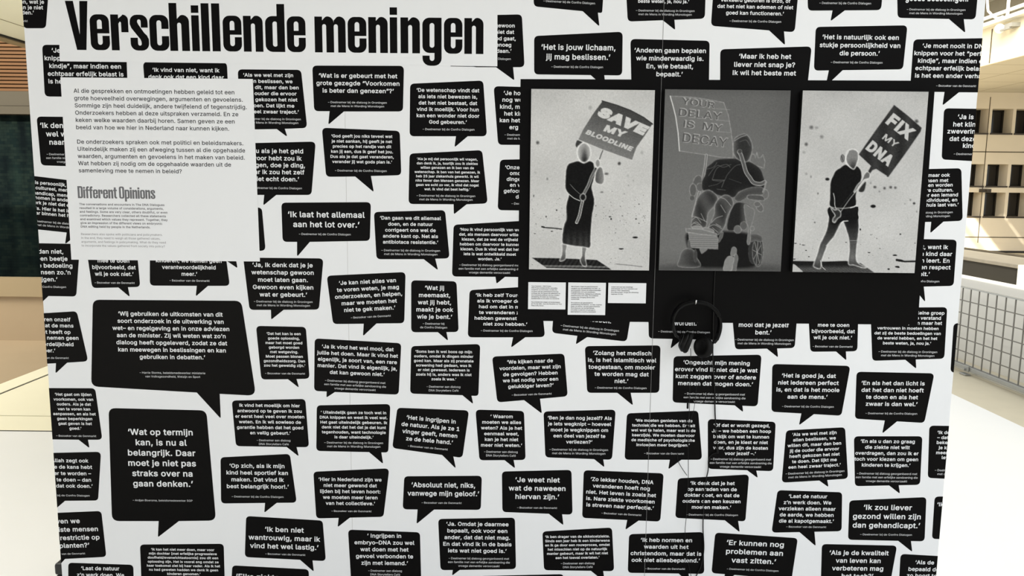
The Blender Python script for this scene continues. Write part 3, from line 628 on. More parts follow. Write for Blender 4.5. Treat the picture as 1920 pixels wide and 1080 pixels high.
def glyph(ch):
    s = ST
    if ch == 'V': return 42, [[[(0, 91.5), (15, 91.5), (24.2, 29), (27, 91.5), (42, 91.5), (35, 0), (17.5, 0)]]]
    if ch == 'e':
        w = 36; c = (w - 27) / 2
        out = [(w, 31.5), (w, X - 13)] + arc(w - 13, X - 13, 13, 0, 90) + arc(13, X - 13, 13, 90, 180) + arc(13, 13, 13, 180, 270) + arc(w - 13, 13, 13, 270, 360) + [(w, 27)]
        out += [(w - 13.5, 27)] + arc(w / 2, 10 + c, c, 0, -180) + [(13.5, 31.5)]
        return w, [[out, [(13.5, 40)] + [(w - 13.5, 40)] + arc(w / 2, 57.5 - c, c, 0, 180)]]
    if ch == 'c':
        w = 36; c = (w - 27) / 2
        out = [(w, 41), (w, X - 13)] + arc(w - 13, X - 13, 13, 0, 90) + arc(13, X - 13, 13, 90, 180) + arc(13, 13, 13, 180, 270) + arc(w - 13, 13, 13, 270, 360) + [(w, 27.5)]
        out += [(w - 13.5, 27.5)] + arc(w / 2, 10 + c, c, 0, -180) + arc(w / 2, 57 - c, c, 180, 0) + [(w - 13.5, 41)]
        return w, [[out]]
    if ch == 's':
        w = 34
        out = [(w - 1, 43), (w - 1, X - 13)] + arc(w - 14, X - 13, 13, 0, 90) + arc(13, X - 13, 13, 90, 180) + [(0, 49), (2.5, 42), (7, 36), (w - 15.5, 21), (w - 14, 17)] + arc(w / 2, 12.5, 3.3, 0, -180) + [(13.5, 24), (0, 24)]
        out += arc(13, 13, 13, 180, 270) + arc(w - 13, 13, 13, 270, 360) + [(w, 21), (w - 3, 28), (w - 8, 33), (15.5, 49), (13.8, 53)] + arc(w / 2, 55, 3.3, 180, 0) + [(w - 13.8, 43)]
        return w, [[out]]
    if ch == 'r': return 32, [[[(0, 0), (s, 0), (s, X), (0, X)]], [[(s - 3, X - 20), (s - 3, X - 10), (s + 7, X - 1.5), (22, X)] + arc(22, X - 10, 10, 90, 0) + [(32, X - 33), (19, X - 33), (19, X - 15), (17, X - 13), (s, X - 17)]]]
    if ch == 'n': return 36, [[[(0, 0), (s, 0), (s, X), (0, X)]], [arch(0, 36)]]
    if ch == 'h': return 36, [[[(0, 0), (s, 0), (s, A), (0, A)]], [arch(0, 36)]]
    if ch == 'm': return 58, [[[(0, 0), (s, 0), (s, X), (0, X)]], [arch(0, 36)], [arch(36 - s, 58 - 36 + s)]]
    if ch == 'i': return 15, [[[(0, 0), (s, 0), (s, X), (0, X)]], [[(0, 71.5), (s, 71.5), (s, 85.5), (0, 85.5)]]]
    if ch == 'l': return 15, [[[(0, 0), (s, 0), (s, A), (0, A)]]]
    ring = lambda w, y0, y1: [rr(0, y0, w, y1, 13), rr(13.6, y0 + 10, w - 13.6, y1 - 10, (w - 27.2) / 2 - 0.01)]
    if ch == 'o': return 36, [ring(36, 0, X)]
    if ch == 'O': return 38, [ring(38, 0, 91)]
    if ch == 'd': return 36, [ring(36, 0, X), [[(36 - s, 0), (36, 0), (36, A), (36 - s, A)]]]
    if ch == 'p': return 36, [ring(36, 0, X), [[(0, -22), (s, -22), (s, X), (0, X)]]]
    if ch == 'D': return 38, [[[(0, 0)] + arc(38 - 13, 13, 13, 270, 360) + arc(38 - 13, 78, 13, 0, 90) + [(0, 91)], rr(14.5, 11, 38 - 14, 80, 4.7)]]
    if ch == 'g':
        w = 36; t = [(w, X), (w, -9)] + arc(w - 14, -9, 14, 0, -90) + arc(14, -9, 14, 270, 180) + [(0, -4), (13.5, -4), (13.5, -9)] + arc(w / 2, -9.5, 4.5, 180, 360) + [(w - 13.6, X)]
        return w, [ring(w, 1, X), [t]]
    if ch == 'f': return 24, [[[(4, 0), (18, 0), (18, 74), (20, 78), (25, 78), (25, 90), (14, 90), (7, 86), (4, 78)]], [[(-1, 56), (25, 56), (25, X), (-1, X)]]]
    if ch == 't': return 24, [[[(18, 84), (4, 84), (4, 12), (8, 3), (15, 0), (25, 0), (25, 11), (20, 11), (18, 15)]], [[(-1, 56), (25, 56), (25, X), (-1, X)]]]
    return 14, []
_gc = {}
def glyph_geo(ch):
    if ch in _gc: return _gc[ch]
    w, pieces = glyph(ch); loops = []
    for pc in pieces:
        for i, lp in enumerate(pc):
            ccw = _sarea(lp) > 0
            loops.append(lp if ccw == (i == 0) else lp[::-1])
    V, F = _fill(loops) if loops else ([], [])
    _gc[ch] = (w, np.array(V) if V else np.zeros((0, 2)), F)
    return _gc[ch]
TITLE = [('V', 125, 167), ('e', 169, 205), ('r', 208, 241), ('s', 244, 278.5), ('c', 280.5, 316.5), ('h', 318, 355), ('i', 359.5, 374.3), ('l', 378, 393.5), ('l', 397.5, 413.5),
         ('e', 418, 453), ('n', 456.3, 493), ('d', 497.5, 534), ('e', 538, 573), ('m', 590, 648), ('e', 652, 687), ('n', 690.7, 727), ('i', 731, 745.5), ('n', 751, 787.3), ('g', 792, 828), ('e', 832.5, 867), ('n', 870.7, 906.5)]
pl = Plate(Y_OT)
zb0 = W(145, 93.7)[1]
for ch, x0, x1 in TITLE:
    w, V, F = glyph_geo(ch); yb = 93.7 + (x0 - 145) * 0.0118
    a, b = W(x0, yb - 40), W(x1, yb - 40)
    k = (W(520, 60)[1] - W(520, 94)[1]) / 34
    pl.add([(a[0] + p[0] / w * (b[0] - a[0]), zb0 + p[1] * k) for p in V], F)
part('title_lettering', pl.mesh('title_lettering'), BLACK, head)
# text field
pl = Plate(Y_OT)
PARA = ['Al die gesprekken en ontmoetingen hebben geleid tot een', 'grote hoeveelheid overwegingen, argumenten en gevoelens.', 'Sommige zijn heel duidelijk, andere twijfelend of tegenstrijdig.',
        'Onderzoekers hebben al deze uitspraken verzameld. En ze', 'keken welke waarden daarbij horen. Samen geven ze een', 'beeld van hoe we hier in Nederland naar kunnen kijken.', '',
        'De onderzoekers spraken ook met politici en beleidsmakers.', 'Uiteindelijk maken zij een afweging tussen al die opgehaalde', 'waarden, argumenten en gevoelens in het maken van beleid.',
        'Wat hebben zij nodig om de opgehaalde waarden uit de', 'samenleving mee te nemen in beleid?']
block(pl, PARA, 138.5, 462, 175.5, 324.5, None, bold=0.011, align='LEFT')
part('dutch_text', pl.mesh('dutch_text'), INK_D, tp)
pl = Plate(Y_OT)
adv = 0; seq = []
for ch in 'Different Opinions':
    w, V, F = glyph_geo(ch); seq.append((adv, V, F)); adv += w + (3.0 if ch != ' ' else 0)
a, b = W(146.5, 371), W(292.5, 373.5); k = (b[0] - a[0]) / adv; kz = (W(150, 349)[1] - W(150, 371.5)[1]) / 91
for ad, V, F in seq: pl.add([(a[0] + (ad + p[0]) * k, W(146.5, 371.5)[1] + p[1] * kz) for p in V], F)
block(pl, ['The conversations and encounters in The DNA Dialogues', 'resulted in a large volume of considerations, arguments,', 'and feelings. Some are very clear, others doubtful, or even',
           'contradictory. Researchers collected all these statements', 'and examined which values they represent. Together, they', 'give an impression of the different views on embryonic', 'DNA editing held by people in the Netherlands.'],
      149, 313.5, 385.5, 427.5, None, bold=0.02, align='LEFT', res=1)
part('english_heading', pl.mesh('english_heading'), INK_G, tp)
pl = Plate(Y_OT)
block(pl, ['Researchers also spoke with politicians and policymakers.', 'In the end, they need to weigh all those gathered values,', 'arguments, and feelings in policymaking. What do they need', 'to incorporate the values gathered from society into policy?'],
      152, 310.5, 441.5, 463, None, bold=0.0, align='LEFT', res=1)
part('english_text', pl.mesh('english_text'), INK_L, tp)
# caption texts printed on the black field are small white cards
def caption(quad, name_label, lines, ext, boldn):
    P = [W(*q, -0.003) for q in quad]
    x0, x1 = (P[0][0] + P[3][0]) / 2, (P[1][0] + P[2][0]) / 2; z1, z0 = (P[0][1] + P[1][1]) / 2, (P[2][1] + P[3][1]) / 2
    t = empty('caption_card', ((x0 + x1) / 2, -0.0014, z0), name_label, 'caption', 'white caption cards under the left picture')
    part('card', box_me('card', x0, x1, -0.0034, -0.0014, z0, z1), INK_W, t)
    p = Plate(-0.0038)
    block(p, lines, *ext, None, bold=0.012, align='LEFT', res=1, yplane=-0.003)
    part('lettering', p.mesh('lettering'), BLACK, t)
caption([(990.7, 529), (1061, 529.7), (1060, 580.3), (990, 579.5)], 'leftmost white caption card, of middle height, below the sculpture picture with a long dress',
        ['Teun Castelein – DNA Protest', 'DNA Protest bestaat uit drie menselijke', 'sculpturen op nanoschaal, zo klein dat', 'ze alleen met een elektronenmicroscoop', 'zichtbaar zijn. De figuren zijn gebaseerd op', 'drie bestaande patiënten met een erfelijke',
         'aandoening: de ziekte van Huntington,', 'taaislijmziekte en de ziekte van Duchenne.', '', 'Op protestborden dragen zij boodschappen', 'als ‘Fix My DNA’, ‘Save My Bloodline’ en ‘Your', 'Delay is My Decay’.'], (996.3, 1054, 537.5, 574), 1)
caption([(1065.7, 529.7), (1136, 530.3), (1134.7, 591), (1064.3, 590)], 'middle and tallest white caption card with two paragraphs',
        ['Met dit werk vragen de gepresenteerden', 'aandacht voor de ontwikkeling van DNA- en', 'gentherapieën. Hoewel de wetenschappelijke', 'mogelijkheden zich snel ontwikkelen,', 'verlopen onderzoek, regelgeving en ethische', 'besluitvorming vaak traag. Voor patiënten', 'betekent die vertraging dat de ziekte', 'voortschrijdt.', '',
         'De sculpturen zijn gerealiseerd in', 'samenwerking met fotonica- en nano-engineer', 'Pieter van Alteren. Het aanvraag bij Business', 'World Records voor de titel Kleinste', 'menselijke sculpturen ooit gemaakt is', 'geaccepteerd en wordt nu beoordeeld.'], (1071, 1129.5, 538.3, 585.5), 0)
caption([(1140.7, 530.3), (1211.8, 531), (1210.7, 569), (1140, 568)], 'rightmost and shortest white caption card with five lines of text',
        ['Luister ook naar een driedelige', 'podcastserie van Teun Castelein over', 'embryo-DNA-aanpassing.', 'Drie afleveringen, lengte per aflevering', 'ongeveer 30 min.'], (1146, 1197, 539, 552.5), 3)
# foot of the wall
part('foot', boxes_me('foot', [(0.97, 1.03, 0.1, 0.5, 0, 0.03), (1.97, 2.03, 0.1, 0.5, 0, 0.03)]), STEEL, wall)

# ================================================================= THE THREE MOUNTED PICTURES
PRINT = None
def print_mat():
    global PRINT
    if PRINT: return PRINT
    m = bpy.data.materials.new('photo_print'); m.use_nodes = True; nt = m.node_tree; b = nt.nodes['Principled BSDF']
    at = nt.nodes.new('ShaderNodeAttribute'); at.attribute_name = 'tone'
    nt.links.new(at.outputs['Color'], b.inputs['Base Color'])
    b.inputs['Roughness'].default_value = 0.5; b.inputs['Specular IOR Level'].default_value = 0.07
    PRINT = m; return m
WREF = 0.735 / lin(224)
class Print:
    """a grey photographic print: tones over a fine grid of points"""
    rk = 0.85; rn = 0.3; wr = 0.0
    def __init__(s, corners, tone, nx=236, nz=340, depth=0.022):
        P = [W(*c, -depth) for c in corners]
        s.x0, s.x1 = (P[0][0] + P[3][0]) / 2, (P[1][0] + P[2][0]) / 2; s.z1, s.z0 = (P[0][1] + P[1][1]) / 2, (P[2][1] + P[3][1]) / 2
        s.y = -depth; s.nx, s.nz = nx, nz
        gx, gz = np.meshgrid(np.linspace(s.x0, s.x1, nx), np.linspace(s.z1, s.z0, nz))
        s.pts = np.stack([gx.ravel(), np.full(gx.size, s.y), gz.ravel()], 1)
        s.px, s.py = project(s.pts)
        s.t = tone(s.px, s.py) if callable(tone) else np.full(len(s.px), float(tone))
    def sd(s, pts, box=6):
        """signed distance to a closed outline (negative inside) for the points near it"""
        q = np.array(pts, float); lo, hi = q.min(0) - box, q.max(0) + box
        sel = np.where((s.px > lo[0]) & (s.px < hi[0]) & (s.py > lo[1]) & (s.py < hi[1]))[0]
        X, Y = s.px[sel], s.py[sel]; d = np.full(len(sel), 1e9); ins = np.zeros(len(sel), bool)
        for i in range(len(q)):
            a, b = q[i - 1], q[i]; e = b - a; l2 = e @ e + 1e-12
            t = np.clip(((X - a[0]) * e[0] + (Y - a[1]) * e[1]) / l2, 0, 1)
            d = np.minimum(d, np.hypot(X - a[0] - t * e[0], Y - a[1] - t * e[1]))
            with np.errstate(divide='ignore', invalid='ignore'):
                c = ((a[1] > Y) != (b[1] > Y)) & (X < (b[0] - a[0]) * (Y - a[1]) / (b[1] - a[1] + 1e-12) + a[0])
            ins ^= c
        return sel, np.where(ins, -d, d)
    def mix(s, sel, a, v): s.t[sel] = s.t[sel] * (1 - a) + v * a
    def shape(s, pts, fill, rim=None, rw=1.6, soft=0.6, smooth=True, inner=None, iw=6.0):
        """fill tone (number or function of px,py), a glowing rim and an optional lighter inner edge"""
        if smooth: pts = catmull(pts, 5, True)
        sel, d = s.sd(pts)
        a = np.clip(0.5 - d / (2 * soft), 0, 1)
        f = fill(s.px[sel], s.py[sel]) if callable(fill) else np.full(len(sel), float(fill))
        if inner is not None: f = f + (inner - f) * np.exp(-(np.abs(d) / iw)) * 0.8
        s.mix(sel, a, f)
        if rim is not None:
            X, Y = s.px[sel], s.py[sel]
            nz = 0.5 + 0.25 * np.sin(X * .71 + Y * .33 + 1.3 * np.sin(Y * .4)) + 0.25 * np.sin(Y * .57 - X * .29 + 1.7 * np.sin(X * .31))
            s.mix(sel, np.exp(-(d / (rw * s.rk)) ** 2) * 0.9 * s.rk * (1 - s.rn * nz), rim)
        if s.wr and isinstance(s.wr, float) and fill is not None:      # fine creases
            X, Y = s.px[sel], s.py[sel]; c = np.sin(X * .9 + 2.2 * np.sin(Y * .23) + Y * .5) * np.sin(Y * .8 + 1.9 * np.sin(X * .27))
            s.mix(sel, a * np.clip(c - .45, 0, 1) * s.wr, 150)
    def ell(s, cx, cy, rx, ry, fill, rot=0, **k):
        c, n = math.cos(rot), math.sin(rot)
        s.shape([(cx + rx * math.cos(t) * c - ry * math.sin(t) * n, cy + rx * math.cos(t) * n + ry * math.sin(t) * c) for t in np.linspace(0, 2 * math.pi, 20, endpoint=False)], fill, smooth=False, **k)
    def line(s, pts, w, v, a=1.0, smooth=False):
        if smooth: pts = catmull(pts, 5)
        q = np.array(pts, float); lo, hi = q.min(0) - w - 3, q.max(0) + w + 3
        sel = np.where((s.px > lo[0]) & (s.px < hi[0]) & (s.py > lo[1]) & (s.py < hi[1]))[0]
        X, Y = s.px[sel], s.py[sel]; d = np.full(len(sel), 1e9)
        for i in range(1, len(q)):
            p, r = q[i - 1], q[i]; e = r - p; l2 = e @ e + 1e-12
            t = np.clip(((X - p[0]) * e[0] + (Y - p[1]) * e[1]) / l2, 0, 1)
            d = np.minimum(d, np.hypot(X - p[0] - t * e[0], Y - p[1] - t * e[1]))
        s.mix(sel, np.clip(1 - (d - w / 2 + 0.5), 0, 1) * a, v)
    def words(s, body, cx, cy, wid, hgt, ang, v, bold=0.02, shear=0.0, rim=None):
        """lettering drawn into the print: centre, width, cap height in px, angle in degrees"""
        co, fs = text_geo(body, bold, 'CENTER', 2)
        co = co - (co.max(0) + co.min(0)) / 2; ext = co.max(0) - co.min(0)
        co = co / (ext / 2) * np.array([wid / 2, hgt / 2]); a = math.radians(ang)
        co[:, 0] += shear * co[:, 1]
        P = np.stack([cx + co[:, 0] * math.cos(a) + co[:, 1] * math.sin(a), cy + co[:, 0] * math.sin(a) - co[:, 1] * math.cos(a)], 1)
        lo, hi = P.min(0) - 2, P.max(0) + 2
        sel = np.where((s.px > lo[0]) & (s.px < hi[0]) & (s.py > lo[1]) & (s.py < hi[1]))[0]
        cov = np.zeros(len(sel))
        for ox, oy in ((0, 0), (.3, .3), (-.3, .3), (.3, -.3), (-.3, -.3)):
            X, Y = s.px[sel] + ox, s.py[sel] + oy; hit = np.zeros(len(sel), bool)
            for f in fs:
                A, B_, C_ = P[f[0]], P[f[1]], P[f[2]]
                m = (X > min(A[0], B_[0], C_[0])) & (X < max(A[0], B_[0], C_[0])) & (Y > min(A[1], B_[1], C_[1])) & (Y < max(A[1], B_[1], C_[1])) & ~hit
                if not m.any(): continue
                x, y = X[m], Y[m]
                d1 = (x - B_[0]) * (A[1] - B_[1]) - (A[0] - B_[0]) * (y - B_[1]); d2 = (x - C_[0]) * (B_[1] - C_[1]) - (B_[0] - C_[0]) * (y - C_[1]); d3 = (x - A[0]) * (C_[1] - A[1]) - (C_[0] - A[0]) * (y - A[1])
                hit[np.where(m)[0]] |= ((d1 >= 0) & (d2 >= 0) & (d3 >= 0)) | ((d1 <= 0) & (d2 <= 0) & (d3 <= 0))
            cov += hit / 5
        s.mix(sel, np.clip(cov, 0, 1), v)
    def specks(s, lst):
        for x, y, rx, ry, v, so in lst:
            sel = np.where((abs(s.px - x) < rx * 3 + 2) & (abs(s.py - y) < ry * 3 + 2))[0]
            d = np.hypot((s.px[sel] - x) / rx, (s.py[sel] - y) / ry)
            s.mix(sel, np.clip((1.25 - d) / so, 0, 1), v)
    def finish(s, seed, grain, name, label, back):
        rng = np.random.default_rng(seed)
        g = rng.normal(0, 1, (s.nz, s.nx)); g = (g + np.roll(g, 1, 1) + 0.6 * np.roll(g, 1, 0)) / 1.6
        t = np.clip(s.t + g.ravel() * grain, 4, 240)
        val = np.array([lin(v) for v in range(0, 256)]); v = np.interp(t, np.arange(256), val) * WREF
        i = np.arange((s.nz - 1) * (s.nx - 1)); r, c = i // (s.nx - 1), i % (s.nx - 1); a = r * s.nx + c
        F = np.stack([a, a + s.nx, a + s.nx + 1, a + 1], 1)
        me = bpy.data.meshes.new('print'); me.from_pydata(s.pts.tolist(), [], F.tolist()); me.update()
        at = me.color_attributes.new('tone', 'FLOAT_COLOR', 'POINT')
        at.data.foreach_set('color', np.stack([v, v, v * 0.99, np.ones_like(v)], 1).ravel().astype(np.float32))
        e = empty(name, ((s.x0 + s.x1) / 2, -0.0015, s.z0), label, 'picture', 'mounted pictures on the black field')
        part('backing_board', box_me('backing_board', s.x0, s.x1, s.y + 0.0003, -0.0016, s.z0, s.z1), back, e)
        part('print', me, print_mat(), e)
BOARD = mat('black_board_edge', (0.012, 0.012, 0.012), 0.5, 0.2)

o1 = lambda x, y: (980 + x / 5.685, 150 + y / 5.685)      # reading off enlarged views of the photograph
o2 = lambda x, y: (980 + x / 5.685, 330 + y / 5.685)
# ---- figure in a long dress
def tone1(x, y): return 190 - 8 * np.clip((200 - y) / 40, 0, 1) - 5 * np.sin(x / 31.0) * np.sin(y / 23.0)
p = Print([(995.8, 167.8), (1229, 168), (1215.9, 506.6), (992.3, 505.5)], tone1)
rs = random.Random(4)
sp = [(*o1(160, 668), 3.4, 3.6, 85, .9), (*o1(722, 295), 4, 4.5, 160, .9), (*o1(1030, 890), 3.2, 3.4, 65, .8), (*o1(893, 1000), 4.6, 2.6, 95, .9), (*o1(262, 1055), 2, 2.6, 120, .9), (*o1(1272, 775), 3, 4, 160, 1), (*o1(1120, 1022), 2.4, 3, 165, 1), (*o1(135, 985), 2.6, 2.2, 165, 1),
      (*o2(118, 212), 1.4, 2.6, 95, .8), (*o2(362, 364), 1.6, 1.2, 30, .5), (*o2(250, 433), 1.2, 1.6, 50, .5), (*o2(845, 172), 3, 1.8, 110, .9), (*o2(930, 435), 2.2, 1.2, 45, .5), (*o2(943, 458), 1.5, 1.8, 35, .5), (*o2(1208, 458), 1.7, 1.3, 55, .6), (*o2(1240, 300), 1.6, 1.4, 100, .7), (*o2(1062, 425), 1.4, 1, 80, .7), (*o2(1240, 505), 1.2, 1, 60, .6),
      (*o2(1200, 655), 4.8, 1.6, 15, .4), (*o2(1050, 776), 4.4, 1.3, 18, .4), (*o2(310, 590), 2, .8, 35, .4), (*o2(130, 614), 2, .7, 35, .4), (*o2(988, 606), 1, .8, 60, .5), (*o2(1180, 50), 1.8, 2.6, 160, 1), (*o2(1128, 100), 1.6, 2, 150, 1), (*o2(780, 318), 1, 1, 60, .6)]
for _ in range(120):
    yy = rs.choice([rs.gauss(402, 14), rs.uniform(350, 500)])
    xx = rs.choice([rs.uniform(996, 1058), rs.uniform(1116, 1215), rs.uniform(1130, 1215)])
    if 340 < yy < 500: sp.append((xx, yy, rs.uniform(.5, 1.0), rs.uniform(.4, .8), rs.uniform(70, 150), .6))
p.specks(sp)
p.line([o2(205, 543), o2(240, 550), o2(330, 556), o2(415, 566)], 2.0, 18)
p.line([o2(205, 541), o2(228, 545)], 2.6, 18)
p.line([o2(995, 938), o2(1130, 950), o2(1272, 967)], 0.9, 70)
blk = [o2(100, 872), o2(430, 878), o2(790, 895), o2(905, 970), o2(945, 999), o2(255, 980)]
p.shape(blk, lambda x, y: 26 + 22 * np.sin(x * 0.9 + y * 2.2) * np.sin(y * 1.7 + x * .15) + np.where(np.abs(y - 499 - (x - 1030) * .012) < 1.6, 70, 0), None, smooth=False)
skin = lambda x, y: 120 - 2.6 * np.clip(y - 470, 0, 30)
p.shape([o2(425, 700), o2(470, 735), o2(462, 800), o2(455, 885), o2(395, 905), o2(418, 830)], skin, 222, 1.3)
p.shape([o2(635, 740), o2(682, 760), o2(668, 830), o2(668, 885), o2(680, 955), o2(640, 955), o2(612, 895), o2(630, 850)], skin, 222, 1.3)
dress = [o1(590, 862), o1(520, 880), o1(485, 897), o1(462, 950), o1(455, 1030), o2(452, 110), o2(466, 160), o2(490, 200), o2(472, 270), o2(462, 340), o2(466, 455), o2(440, 520), o2(422, 630), o2(424, 715), o2(470, 732), o2(560, 748), o2(640, 755), o2(718, 760), o2(726, 640), o2(742, 430), o2(760, 330), o2(766, 260), o2(752, 190), o2(738, 120), o2(752, 60), o1(772, 1000), o1(766, 930), o1(752, 880), o1(705, 862), o1(650, 885)]
p.shape(dress, lambda x, y: 12 + np.clip(y - 425, 0, 60) * (1.1 + .35 * np.sin(x * .55)), 226, 1.5, inner=26, iw=1.5)
p.line([o2(468, 320), o2(466, 460), o2(440, 590)], 1.0, 70, .6)
# right sleeve and hand, pole, head
p.shape([o1(790, 960), o1(820, 925), o1(850, 945), o1(866, 1010), o2(868, 45), o2(850, 85), o2(800, 82), o2(772, 50), o1(775, 1010)], lambda x, y: 70 + 60 * np.clip((x - 1117) / 14, 0, 1), 220, 1.4)
sign = [o1(848, 224), o1(1000, 268), o1(1150, 325), o1(1290, 400), o1(1384, 470), o1(1300, 600), o1(1215, 720), o1(1168, 856), o1(1010, 800), o1(850, 742), o1(720, 688), o1(590, 635), o1(640, 530), o1(740, 370)]
p.line([o1(862, 735), o1(842, 780), o1(820, 840)], 4.2, 215); p.line([o1(862, 735), o1(842, 780), o1(820, 840)], 2.6, 105)
p.shape([o1(560, 690), o1(580, 640), o1(620, 650), o1(640, 670), o1(600, 700), o1(575, 720)], 55, 205, 1.2)
p.ell(*o1(654, 775), 12.6, 18.4, lambda x, y: 165 - 120 * np.exp(-((x - 1096) / 6.5) ** 2) * np.clip((y - 268) / 30, 0.15, 1), rim=236, rw=1.8)
p.shape(sign, lambda x, y: 62 + np.clip((y - 0.45 * (x - 1129) - 190) * .62, 0, 62), 208, 1.0, smooth=False)
p.line([o1(848, 224), o1(1000, 268), o1(1150, 325), o1(1290, 400), o1(1384, 470)], 2.4, 48)
p.words('SAVE', *o1(1068, 437), 97, 21, 23.5, 196, bold=0.075, shear=0.30)
p.words('MY', *o1(990, 548), 42, 13.5, 19, 196, bold=0.045, shear=0.25)
p.words('BLOODLINE', *o1(925, 645), 92, 9.5, 21, 190, bold=0.05, shear=0.28)
p.ell(*o1(800, 888), 4.4, 7.6, 135, rim=224, rw=1.4)
p.line([o1(778, 945), o1(735, 1030), o2(700, 100), o2(655, 185)], 5.6, 170); p.line([o1(778, 945), o1(735, 1030), o2(700, 100), o2(655, 185)], 3.4, 50)
p.line([o1(772, 955), o2(690, 110), o2(655, 185)], 0.8, 150)
p.line([o2(638, 270), o2(622, 340), o2(605, 420), o2(575, 495)], 5.4, 205, smooth=True); p.line([o2(638, 270), o2(622, 340), o2(605, 420), o2(576, 492)], 3.4, 92, smooth=True)
p.ell(*o2(642, 226), 5.4, 6.6, 20, rim=222, rw=1.3)
p.line([o2(490, 190), o2(545, 235), o2(612, 265)], 1.3, 200, smooth=True); p.line([o2(506, 88), o2(552, 140), o2(610, 192)], .8, 130, smooth=True)
p.finish(1, 4.5, 'picture', 'left grey picture: sculpted figure in a long dark dress holding a SAVE MY BLOODLINE sign', BOARD)

# ---- figure in a power wheelchair
o1 = lambda x, y: (1230 + x / 5.685, 150 + y / 5.685); o2 = lambda x, y: (1230 + x / 5.685, 330 + y / 5.685)
def tone2(x, y): return 96 + 10 * np.clip((y - 190) / 200, 0, 1) - 14 * np.clip((y - 470) / 40, 0, 1) - 14 * np.clip((185 - y) / 30, 0, 1) - 8 * np.clip((x - 1420) / 60, 0, 1)
p = Print([(1249, 167.6), (1483.6, 169.5), (1462.9, 509), (1233.5, 507)], tone2)
p.rk = 0.7; p.rn = 0.55
p.shape([o2(240, 962), o2(1140, 962), o2(1260, 1010), o2(130, 1000)], 62, None, soft=8)
# chair body and wheels
p.shape([o2(350, 600), o2(720, 590), o2(1010, 630), o2(1060, 800), o2(1040, 965), o2(640, 975), o2(470, 965), o2(400, 900), o2(340, 760)], 17, None, soft=3)
p.shape([o2(242, 965), o2(250, 880), o2(280, 800), o2(340, 770), o2(400, 790), o2(430, 860), o2(470, 965)], lambda x, y: 70 - 40 * np.clip((x - 1282) / 30, 0, 1), 150, 1.1, inner=110, iw=3)
p.ell(*o2(1085, 795), 10, 30, 40, rim=150, rw=1.4); p.ell(*o2(1050, 780), 11, 28, 46, rot=.1, rim=80, rw=1); p.ell(*o2(1078, 810), 9, 25, 52, rim=160, rw=1.1)
for k in range(8):
    a = k * math.pi / 4 + .2; c = o2(1078, 815); p.line([c, (c[0] + 8 * math.cos(a), c[1] + 23 * math.sin(a))], 1.1, 150, .8)
p.shape([o2(1010, 625), o2(1080, 622), o2(1130, 650), o2(1125, 700), o2(1060, 690), o2(1005, 700)], 66, 120, 1, inner=100, iw=3)
# seat side, post, joystick side
p.shape([o2(830, 310), o2(950, 295), o2(1040, 360), o2(1050, 400), o2(1010, 520), o2(900, 560), o2(760, 560)], lambda x, y: 30 + 70 * np.clip((x - 1386) / 16, 0, 1), 60, 1)
p.shape([o2(940, 310), o2(1000, 330), o2(1050, 370), o2(1040, 450), o2(1010, 560), o2(1005, 700), o2(985, 735), o2(970, 700), o2(985, 560), o2(960, 480)], 105, 160, 1.2)
p.ell(*o2(870, 570), 7, 7.5, 95, rim=160, rw=1.2); p.ell(*o2(935, 530), 6.5, 8, 85, rim=150, rw=1.1); p.ell(*o2(1025, 560), 4, 4.5, 110, rim=160, rw=1)
p.ell(*o2(1105, 335), 6, 9, 92, rot=-.5, rim=165, rw=1.2); p.ell(*o2(1080, 300), 6, 5, 92, rim=165, rw=1.1); p.ell(*o2(1165, 195), 6, 9, 98, rim=160, rw=1.2)
# headrest parts behind the shoulder
p.shape([o1(1000, 860), o1(1020, 790), o1(1045, 790), o1(1060, 830), o1(1075, 770), o1(1090, 830), o1(1120, 825), o1(1140, 795), o1(1162, 870), o1(1150, 940), o1(1060, 910)], 100, 168, 1.2, smooth=False)
# sign and pole
sg = [o1(152, 172), o1(300, 176), o1(440, 190), o1(600, 216), o1(722, 240), o1(770, 370), o1(800, 540), o1(818, 690), o1(822, 832), o1(680, 822), o1(520, 796), o1(250, 756), o1(235, 560), o1(210, 390), o1(180, 270)]
p.shape(sg, 108, 178, 1.1, smooth=False)
p.line([o1(152, 172), o1(180, 270), o1(210, 390), o1(235, 560), o1(250, 756)], 1.8, 200)
for y0, y1 in ((305, 318), (425, 440), (548, 560)): p.line([o1(640, y0), o1(790, y1)], .8, 150, .7)
for body, x, y, w_, h_, an in (('YOUR', 458, 245, 62, 13, 8), ('DELAY', 478, 365, 80, 15, 6), ('IS  MY', 508, 490, 73, 14.5, 7), ('DECAY', 530, 640, 84, 18, 7)):
    p.words(body, *o1(x, y), w_, h_ + 1.2, an, 158, bold=0.03); p.words(body, o1(x, y)[0] - 1.2, o1(x, y)[1] + .2, w_, h_ - 1.5, an, 76, bold=0.004)
p.line([o1(537, 800), o1(520, 950), o1(492, 1080), o2(440, 250), o2(392, 430)], 5, 165); p.line([o1(537, 800), o1(520, 950), o1(492, 1080), o2(440, 250), o2(392, 430)], 3, 108)
